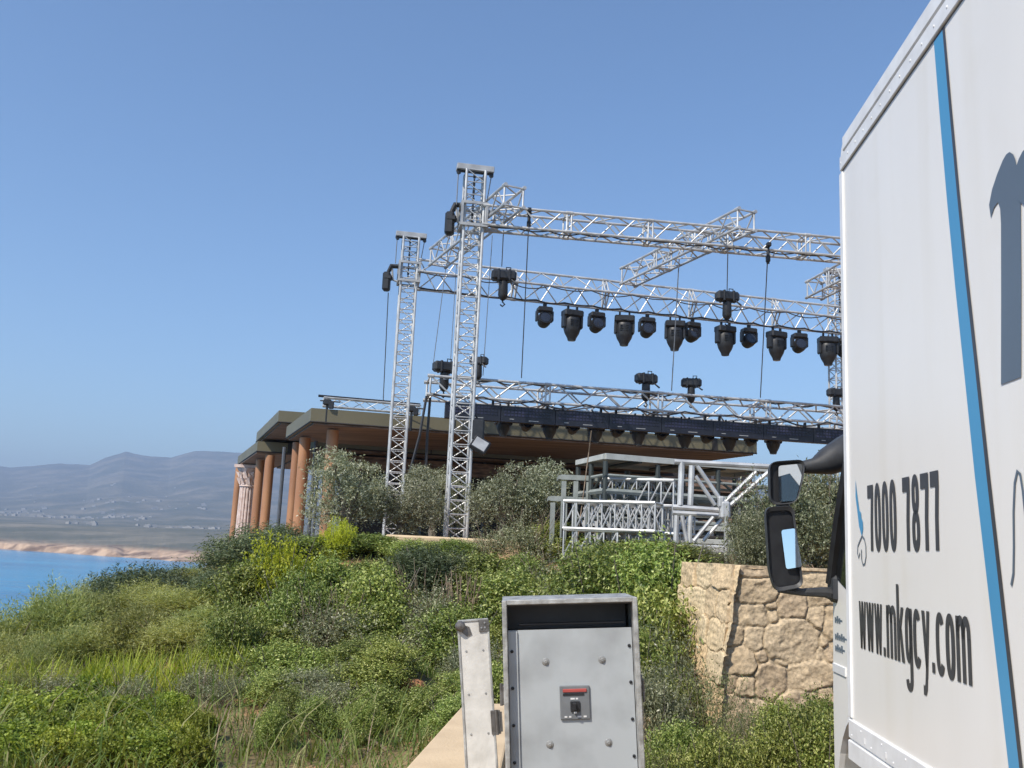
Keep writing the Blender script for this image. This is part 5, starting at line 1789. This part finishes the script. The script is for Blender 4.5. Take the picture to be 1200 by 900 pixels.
def lettering(text, px0, pyt0, pyb0, px1, pyt1, pyb1, wid, gap, name):
    """text from photo column px0 to px1; top and bottom lines given at both ends"""
    xs0, zt0 = T(px0, pyt0); _, zb0 = T(px0, pyb0); xs1, zt1 = T(px1, pyt1); _, zb1 = T(px1, pyb1)
    tot = sum(wid.get(ch, 1.0) for ch in text) + gap * (len(text) - 1)
    cur = 0.0
    b = MB()
    for k, ch in enumerate(text):
        w = wid.get(ch, 1.0)
        b = MB()
        for q in glyph(ch):
            pts = []
            for (gx, gy) in q:
                t = (cur + gx * w) / tot
                x = xs0 + (xs1 - xs0) * t
                zb = zb0 + (zb1 - zb0) * t; zt = zt0 + (zt1 - zt0) * t
                pts.append((x, ZT + .0004 * (k % 2), zb + (zt - zb) * gy))
            b.add(pts, [tuple(range(len(pts)))])
        if b.v: tb(b, name, M_DKVINYL)
        cur += w + gap


lettering('7000 7877', 1016.7, 569.3, 645.7, 1100, 550.8, 645.2, {' ': .55}, .20, 'digit')
lettering('www.mkgcy.com', 1007.0, 704.1, 758.5, 1137.3, 723.8, 803.2, {'w': 1.25, 'm': 1.5, '.': .42}, .14, 'letter')

# big script m at the right edge: hooked start, stem and the next arches beyond the frame
b = MB()
P_ = side_pts([(1162, 255), (1160, 240), (1163.5, 222), (1169.5, 204), (1176, 188), (1180, 181), (1184, 178), (1188.5, 181), (1191, 187), (1192.4, 193.5), (1195, 186), (1199, 178), (1204, 172), (1204, 214), (1200, 214), (1197, 215), (1197.8, 330), (1197.6, 442), (1174, 451), (1174.2, 350), (1174, 262), (1173, 244), (1170.5, 237), (1166, 243)])
flat(b, P_, ZT)
x0, z0_ = T(1196, 200); _, zb = T(1196, 448)
hh = z0_ - zb
for k in range(2):
    xo = x0 - .02 - k * .34
    for q in ribbon([(xo + .015, z0_ - .10), (xo - .05, z0_ + .00), (xo - .13, z0_ + .05), (xo - .20, z0_ + .01), (xo - .245, z0_ - .12), (xo - .26, z0_ - .3), (xo - .26, zb)], .045, .05):
        b.add([(x, ZT + .0005, z) for x, z in q], [(0, 1, 2, 3)])
tb(b, 'script_letter', M_SLATEVINYL)
b = MB()
cp = side_pts([(1186, 686), (1188.5, 672), (1189, 640), (1188.6, 600), (1190, 566), (1193, 552), (1196.5, 556), (1199.5, 575), (1203, 610), (1206, 660)])
for q in ribbon(cp, .006, .006): b.add([(x, ZT, z) for x, z in q], [(0, 1, 2, 3)])
d0 = T(1186.6, 684)
tb(b, 'thin_flourish', M_SLATEVINYL)
b = MB()
flat(b, side_pts([(1003.2, 562), (1004.6, 576), (1007.6, 598), (1009.6, 601), (1010.0, 607), (1011.6, 611), (1012, 620), (1010.6, 629), (1007.4, 617), (1005.4, 600), (1003.2, 582)]), ZT)
tb(b, 'blue_logo_blade', M_BLUE)
b = MB()
for cc in ([(1010.8, 628), (1008.2, 634), (1005.8, 640), (1005.4, 648), (1006.8, 654), (1008.2, 648)], [(1010.8, 628), (1013.5, 632), (1015.2, 640), (1015.4, 652), (1014, 661), (1011.8, 662), (1010.2, 655), (1010, 644)]):
    for q in ribbon(side_pts(cc), .0045, .0045): b.add([(x, ZT, z) for x, z in q], [(0, 1, 2, 3)])
tb(b, 'grey_logo_loops', M_SLATEVINYL)
# ---- cab: profile in (x, z) with wheel arch, extruded across; windscreen leans back
CY = -.30
WZ, WR = .43, .43
WX = T(988.5, 872, CY)[0] - (WR + .075)
arch = [(WX + (WR + .09) * math.cos(a), WZ + (WR + .09) * math.sin(a)) for a in np.linspace(math.radians(-8), math.radians(188), 18)]
XF = T(978, 800, CY)[0]
prof = [(.10, .40), (.10, 2.66), (.62, 2.70), (.80, 2.52), (XF - .20, 1.96), (XF + .0, 1.60), (XF + .02, 1.20), (XF + .03, .98), (XF + .02, .42)] + [a for a in arch if a[1] > .40]
b = MB(); b.prism([(x, CY, z) for x, z in prof], (0, -1.95, 0)); tb(b, 'cab', M_WHITE)
# side window, pillar, door line
b = MB(); b.prism([(.30, CY + .004, 1.62), (.30, CY + .004, 2.3), (.72, CY + .004, 2.3), (XF - .20, CY + .004, 1.94), (XF - .05, CY + .004, 1.62), (XF - .3, CY + .004, 1.55)], (0, -.02, 0)); tb(b, 'side_window', M_DKGLASS)
b = MB(); b.path([(XF - .01, CY + .012, 1.58), (XF - .215, CY + .012, 1.97), (.80, CY + .012, 2.5)], .035, 6); tb(b, 'pillar_trim', M_BLACK, True)
b = MB(); b.prism([(.80, -.36, 2.50), (XF - .19, -.36, 1.96), (XF + .012, -.36, 1.60), (XF + .012, -2.19, 1.60), (XF - .19, -2.19, 1.96), (.80, -2.19, 2.50)], (.012, 0, .012)); tb(b, 'windscreen', M_DKGLASS)
b = MB(); b.bevbox((XF - .12, CY + .002, 1.10), (.26, .012, .05), .005); tb(b, 'step_panel', M_WHITE_RAIL)
b = MB()
for a in range(len(arch) - 1):
    (x0, z0_), (x1, z1_) = arch[a], arch[a + 1]
    if z0_ > .42 and z1_ > .42:
        o0 = (WX + (x0 - WX) * 1.10, WZ + (z0_ - WZ) * 1.10); o1 = (WX + (x1 - WX) * 1.10, WZ + (z1_ - WZ) * 1.10)
        b.add([(x0, CY + .03, z0_), (o0[0], CY + .012, o0[1]), (o1[0], CY + .012, o1[1]), (x1, CY + .03, z1_), (x0, CY - .1, z0_), (x1, CY - .1, z1_)], [(0, 1, 2, 3), (0, 3, 5, 4)])
tb(b, 'wheel_arch', M_WHITE_RAIL, True)
xt = XF - .03
for (py, n_) in ((728, 3), (748, 5), (762, 4)):
    z = T(988, py, CY)[1]
    b = MB()
    for k in range(n_):
        b.bbox((xt - .03 - k * .042, CY + .001, z - .018), (xt - .004 - k * .042, CY + .003, z + (.022 if k % 2 else .012)))
    b.bbox((xt - .03 - n_ * .042, CY + .0005, z - .006), (xt - .004, CY + .002, z + .004))
    tb(b, 'small_door_print', M_SLATEVINYL)
for (xc, yy, nm) in ((WX, CY - .17, 'wheel'), (WX, -2.08, 'wheel'), (-3.9, -.28, 'wheel'), (-3.9, -2.16, 'wheel')):
    Mx = Matrix.Translation((xc, yy, WZ)) @ Matrix.Rotation(math.pi / 2, 4, 'X')
    b = MB(); b.lathe([(.25, -.12), (WR - .03, -.125), (WR, -.09), (WR, .09), (WR - .03, .125), (.25, .12)], 32, M=Mx); wh = tb(b, nm, M_TYRE, True)
    b = MB(); b.lathe([(.255, -.123), (.22, -.10), (.12, -.06), (.10, -.10), (.0, -.11)], 24, M=Mx); b.lathe([(0, .11), (.10, .10), (.12, .06), (.22, .10), (.255, .123)], 24, M=Mx); tb(b, 'rim', M_ALU_DULL, True, wh)
b = MB()
for yy in (-.75, -1.7): b.bbox((-5.4, yy - .05, .55), (1.0, yy + .05, ZBOT + .01))
tb(b, 'chassis_rail', M_BLACK)
b = MB(); b.bbox((.0, -2.1, ZBOT), (.12, -.4, 2.3)); tb(b, 'cab_back', M_BLACK)
b = MB(); b.bevbox((-1.9, -.30, .62), (1.3, .4, .5), .05); tb(b, 'fuel_tank', M_ALU_DULL)


# ---- mirrors on their arm, built in world space around y = MY and parented to the truck
MY = T(985, 690, CY)
mY = (TO + TDIR * MY[0] + TN * CY).y + .04
TM = (Matrix.Translation(TO) @ Matrix.Rotation(TRZ, 4, 'Z')).inverted()


def tw(b, name, mt, smooth=False, parent=None):
    b.v = [tuple(TM @ Vector(v)) for v in b.v]
    return tb(b, name, mt, smooth, parent)


def rounded(poly, rad, n=5):
    out = []
    N = len(poly)
    for i in range(N):
        a, p, c = Vector(poly[i - 1]), Vector(poly[i]), Vector(poly[(i + 1) % N])
        u, v = (a - p).normalized(), (c - p).normalized()
        r = min(rad, (a - p).length * .45, (c - p).length * .45)
        for k in range(n + 1):
            t = k / n
            out.append((p + u * r) * (1 - t) ** 2 + p * 2 * t * (1 - t) + (p + v * r) * t ** 2)
    return out


def mirror_unit(px_poly, rad_px, name, glass_px, depth=.10, tx=-2, tz=3):
    ps = [P(x, y, mY) for x, y in px_poly]
    s = mY / FPX
    q = rounded(ps, rad_px * s)
    c = sum(q, Vector()) / len(q)
    b = MB(); n = len(q)
    lay = []
    for (dy, sc) in ((.0, .985), (-.0, 1.0), (.035, 1.0), (depth * .75, .90), (depth, .70)):
        lay += [c + (p - c) * sc + Vector((0, dy, 0)) for p in q]
    fs = []
    for i in range(4):
        for k in range(n):
            fs.append((i * n + k, i * n + (k + 1) % n, (i + 1) * n + (k + 1) % n, (i + 1) * n + k))
    fs.append(tuple(range(4 * n, 5 * n)))
    # rim inwards to the sunk glass
    m = len(lay)
    lay += [c + (p - c) * .90 + Vector((0, .012, 0)) for p in q]
    for k in range(n): fs.append((k, (k + 1) % n, m + (k + 1) % n, m + k))
    b.add(lay, fs)
    h = tw(b, name, M_MIRRORCASE, True)
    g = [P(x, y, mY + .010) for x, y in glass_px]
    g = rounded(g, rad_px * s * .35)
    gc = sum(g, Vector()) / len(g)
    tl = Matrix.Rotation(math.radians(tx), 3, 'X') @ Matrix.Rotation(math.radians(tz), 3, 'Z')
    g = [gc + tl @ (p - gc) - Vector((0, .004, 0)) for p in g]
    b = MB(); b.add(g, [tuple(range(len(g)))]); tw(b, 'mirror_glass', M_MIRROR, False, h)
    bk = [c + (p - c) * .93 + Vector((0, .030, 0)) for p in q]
    b = MB(); b.add(bk, [tuple(range(n))]); tw(b, 'dark_reflection_backing', M_BLACK, False, h)  # black sheet; around the lower glass it stands in for a dark reflection
    return h


mirror_unit([(902, 541), (944, 538), (942, 560), (934, 590), (903, 592)], 10, 'upper_mirror', [(912, 546), (941, 543), (939, 561), (932, 587), (912, 588)], .12)
mirror_unit([(897, 594), (930, 592), (942, 688), (909, 694), (902, 672)], 9, 'lower_mirror', [(916, 621), (932, 619), (939, 664), (921, 667)], .10, tx=-3, tz=-12)  # glass cut to the shape of a bright sky reflection, not the full mirror
b = MB(); b.path([P(936, 548, mY + .05), P(955, 546, mY + .06), P(970, 541, mY + .08), P(992, 530, mY + .12), P(1008, 522, mY + .2)], [.035, .05, .085, .105, .11], 10); tw(b, 'mirror_arm', M_MIRRORCASE, True)
b = MB(); b.path([P(912, 690, mY + .05), P(940, 694, mY + .05), P(966, 694, mY + .06), P(990, 699, mY + .10)], [.022, .022, .03, .05], 8); tw(b, 'lower_bracket', M_MIRRORCASE, True)
b = MB(); b.path([P(918, 586, mY + .06), P(916, 600, mY + .06)], [.04, .04], 8); tw(b, 'mirror_joint', M_MIRRORCASE, True)
c_ = P(983, 690, mY + .08); b = MB(); b.bevbox(c_, (.10, .14, .16), .04); tw(b, 'bracket_foot', M_MIRRORCASE)

# ------------------------------------------------------------------ low concrete ledge
ZS = .46
sA, sB = L(475, 900, ZS), L(545, 823, ZS)
sC = L(760, 834, ZS); sD = L(805, 846, ZS)
dv = (sB - sA)
b = MB()
s0_ = sA - dv * .6
right_near = Vector((s0_.x + .62, s0_.y, ZS)); 
top = [s0_, sB, Vector((1.42, sB.y + .10, ZS)), Vector((1.42, sB.y - .32, ZS)), Vector((sB.x + .38, sB.y - .42, ZS)), right_near]
b.prism(top, (0, 0, -(ZS + .12)))
cx_ = sum(top, Vector()) / len(top)
ledge = b.build('concrete_ledge', M_SLAB, off=(cx_.x, cx_.y, 0)); ledge.location = (cx_.x, cx_.y, 0)
bv = ledge.modifiers.new('bevel', 'BEVEL'); bv.width = .015; bv.segments = 2
tag(ledge, 'low sand coloured concrete ledge running behind the grey cabinet and the white panel', 'ledge')

# ------------------------------------------------------------------ electrical cabinet
CYD = 5.05
ct = P(667.5, 701.5, CYD); HT_ = ct.z + .06
CW = 154 / FPX * CYD; CD = .48
LEAN = math.radians(-4.0)
cab = empty('electrical_cabinet', (ct.x - HT_ * math.sin(LEAN), CYD, -.06), 'open grey electrical cabinet with a breaker switch in its front panel', 'cabinet')
cab.rotation_euler = (0, LEAN, 0)
# the cabinet leans a little to the left on its soft footing
HC = HT_


def cb(b, name, mt, smooth=False, parent=None): return b.build(name, mt, parent or cab, smooth, off=(0, 0, 0))


fw, rec = .026, .075
b = MB()
b.bbox((-CW / 2, rec, 0), (-CW / 2 + .012, CD, HC - .012)); b.bbox((CW / 2 - .012, rec, 0), (CW / 2, CD, HC - .012))
b.bbox((-CW / 2, rec, HC - .012), (CW / 2, CD, HC)); b.bbox((-CW / 2 + .012, CD - .012, 0), (CW / 2 - .012, CD, HC - .012))
cb(b, 'shell', M_CABFRAME)
b = MB()
b.bevbox((-CW / 2 + fw / 2 - .003, rec / 2, HC / 2), (fw, rec, HC + .004), .004); b.bevbox((CW / 2 - fw / 2 + .003, rec / 2, HC / 2), (fw, rec, HC + .004), .004)
b.bevbox((0, rec / 2, HC - fw / 2 + .004), (CW - 2 * fw + .006, rec, fw), .004)
cb(b, 'front_frame', M_CABFRAME)
PT = HC - .157
iw = CW / 2 - fw
b = MB(); b.bbox((-iw, rec, .02), (iw, rec + .003, PT)); fp = cb(b, 'front_panel', M_CABPANEL)
b = MB(); b.bbox((-iw, rec - .012, .02), (-iw + .048, rec - .002, PT - .004)); cb(b, 'side_strip', M_CABPANEL, False, fp)
b = MB()
b.bbox((-iw, .30, PT - .03), (iw, .31, HC - fw))
b.bbox((-iw, rec + .006, PT - .02), (iw, .30, PT - .012))
b.bbox((-iw, rec + .004, HC - fw - .008), (iw, .30, HC - fw))
cb(b, 'cable_recess', M_RECESS)
b = MB(); b.bevbox((.012, rec + .02, PT + .028), (CW * .80, .03, .012), .004); cb(b, 'recess_lip', M_BLACK)


def bz(py): return HC - (py - 701.5) / FPX * CYD


def bxx(px): return (px - 667.5) / FPX * CYD


for px, py in ((638.5, 771.5), (703.5, 771), (640.5, 862), (707, 861.5)):
    b = MB(); Mx = Matrix.Translation((bxx(px), rec - .001, bz(py))) @ Matrix.Rotation(math.pi / 2, 4, 'X')
    b.lathe([(.020, 0), (.018, .003), (.013, .004)], 16, M=Mx); b.lathe([(.011, .004), (.010, .011), (.008, .012)], 6, M=Mx)
    cb(b, 'bolt', M_ZINC)
for py in (759, 799.5, 840, 880):
    for sx in (-1, 1):
        b = MB(); Mx = Matrix.Translation((sx * (iw - .016) if sx > 0 else -iw + .018, rec - .013 if sx < 0 else rec - .001, bz(py - (3 if sx > 0 else 0)))) @ Matrix.Rotation(math.pi / 2, 4, 'X')
        b.lathe([(.009, 0), (.008, .005), (.003, .007)], 10, M=Mx); cb(b, 'screw', M_BLACKMETAL, True)
xa, xb2, za, zb2 = bxx(653.5), bxx(687.5), bz(798.5), bz(835.5)
b = MB(); b.bevbox(((xa + xb2) / 2, rec - .006, (za + zb2) / 2), (xb2 - xa, .016, za - zb2), .004); brk = cb(b, 'breaker', mat('grey_breaker_face', (.17, .18, .19), .5))
b = MB(); b.bevbox(((xa + xb2) / 2, rec - .016, za - .024), ((xb2 - xa) * .80, .010, .017), .003); cb(b, 'breaker_red_label', M_RED, False, brk)
b = MB(); b.bbox((xa + .016, rec - .018, za - .048), (xb2 - .03, rec - .012, za - .038)); cb(b, 'breaker_slot', M_BLACK, False, brk)
b = MB(); xm = (xa + xb2) / 2; zm = (za + zb2) / 2 - .018
b.bevbox((xm, rec - .018, zm), (.05, .012, .052), .006); b.bevbox((xm - .005, rec - .036, zm + .002), (.018, .034, .036), .005); cb(b, 'breaker_handle', M_BLACK, False, brk)
b = MB()
for dx, dz, w_ in ((-.012, .038, .022), (.01, .038, .012), (-.05, -.052, .014), (-.028, -.052, .012), (.02, -.052, .02), (.05, -.052, .016), (-.004, -.012, .014), (.0, -.03, .014)):
    b.bbox((xm + dx - w_ / 2, rec - .0265 if abs(dz) < .034 else rec - .0165, zm + dz - .004), (xm + dx + w_ / 2, rec - .012, zm + dz + .004))
cb(b, 'breaker_print', mat('white_print', (.75, .75, .74), .5), False, brk)
for sx in (-1, 1):
    b = MB(); b.bevbox((sx * (CW / 2 + .006), .05, bz(806 if sx < 0 else 798)), (.018, .05, .095), .004); b.tube((sx * (CW / 2 + .016), .03, bz(806) - .05), (sx * (CW / 2 + .016), .03, bz(806) + .06), .008, 8); cb(b, 'hinge', M_RUSTSTEEL)

# ------------------------------------------------------------------ the loose cover panel beside it
PYD = 5.14
pt = P(554.5, 725.5, PYD)
PHt = pt.z - ZS + .0
PLEAN = math.radians(-6.4)
pan = empty('cover_panel', (pt.x - PHt * math.sin(PLEAN), PYD, ZS), 'narrow worn white panel with steel corner fittings leaning beside the cabinet', 'panel')
pan.rotation_euler = (math.radians(-3), PLEAN, math.radians(4))
PW = 35 / FPX * PYD


def pb_(b, name, mt, smooth=False): return b.build(name, mt, pan, smooth, off=(0, 0, 0))


b = MB()
v8 = []
hw0, hw1 = PW / 2 * 1.06, PW / 2
b.prism([(-hw0, 0, 0), (hw0, 0, 0), (hw1, 0, PHt), (-hw1, 0, PHt)], (0, .035, 0))
pb_(b, 'board', M_COVER)
b = MB()
for s in (-1, 1): b.bevbox((s * (PW / 2 - .003), .0165, PHt / 2), (.012, .045, PHt - .01), .003)
b.bevbox((0, .0165, PHt - .003), (PW, .045, .012), .003)
pb_(b, 'edge_trim', M_CABFRAME)
b = MB()
b.lathe([(.026, -.0), (.028, -.018), (.018, -.034), (0, -.038)], 14, M=Matrix.Translation((-PW / 2 + .012, -.003, PHt - .028)) @ Matrix.Rotation(-math.pi / 2, 4, 'X'))
b.prism([(-PW / 2 + .0, -.006, PHt - .01), (-PW / 2 + .06, -.006, PHt - .035), (-PW / 2 + .072, -.006, PHt - .075), (-PW / 2 + .046, -.006, PHt - .085), (-PW / 2 + .0, -.006, PHt - .045)], (0, .005, 0))
pb_(b, 'ball_corner', M_RUSTSTEEL)
b = MB(); b.bevbox((PW / 2 - .026, -.006, PHt - .034), (.052, .006, .062), .003); pb_(b, 'corner_plate', M_RUSTSTEEL)
zh = PHt - (838 - 725) / FPX * PYD
b = MB(); b.bevbox((PW / 2 + .006, -.006, zh), (.05, .012, .12), .004); b.tube((PW / 2 + .01, -.018, zh - .062), (PW / 2 + .01, -.018, zh + .062), .009, 8); b.bevbox((PW / 2 + .026, -.004, zh), (.03, .006, .10), .002); pb_(b, 'hinge', M_RUSTSTEEL)
b = MB()
for dx in (-.045, .045):
    for zz in (PHt - .16, PHt - .38, PHt - .58):
        if zz > .03: b.lathe([(.006, 0), (.004, .003)], 8, M=Matrix.Translation((dx, -.001, zz)) @ Matrix.Rotation(math.pi / 2, 4, 'X'))
for dx, zz in ((.012, PHt - .045), (.03, PHt - .045), (.03, PHt - .02)):
    b.lathe([(.006, 0), (.004, .003)], 8, M=Matrix.Translation((PW / 2 - .05 + dx, -.010, zz)) @ Matrix.Rotation(math.pi / 2, 4, 'X'))
pb_(b, 'rivet', M_ZINC, True)
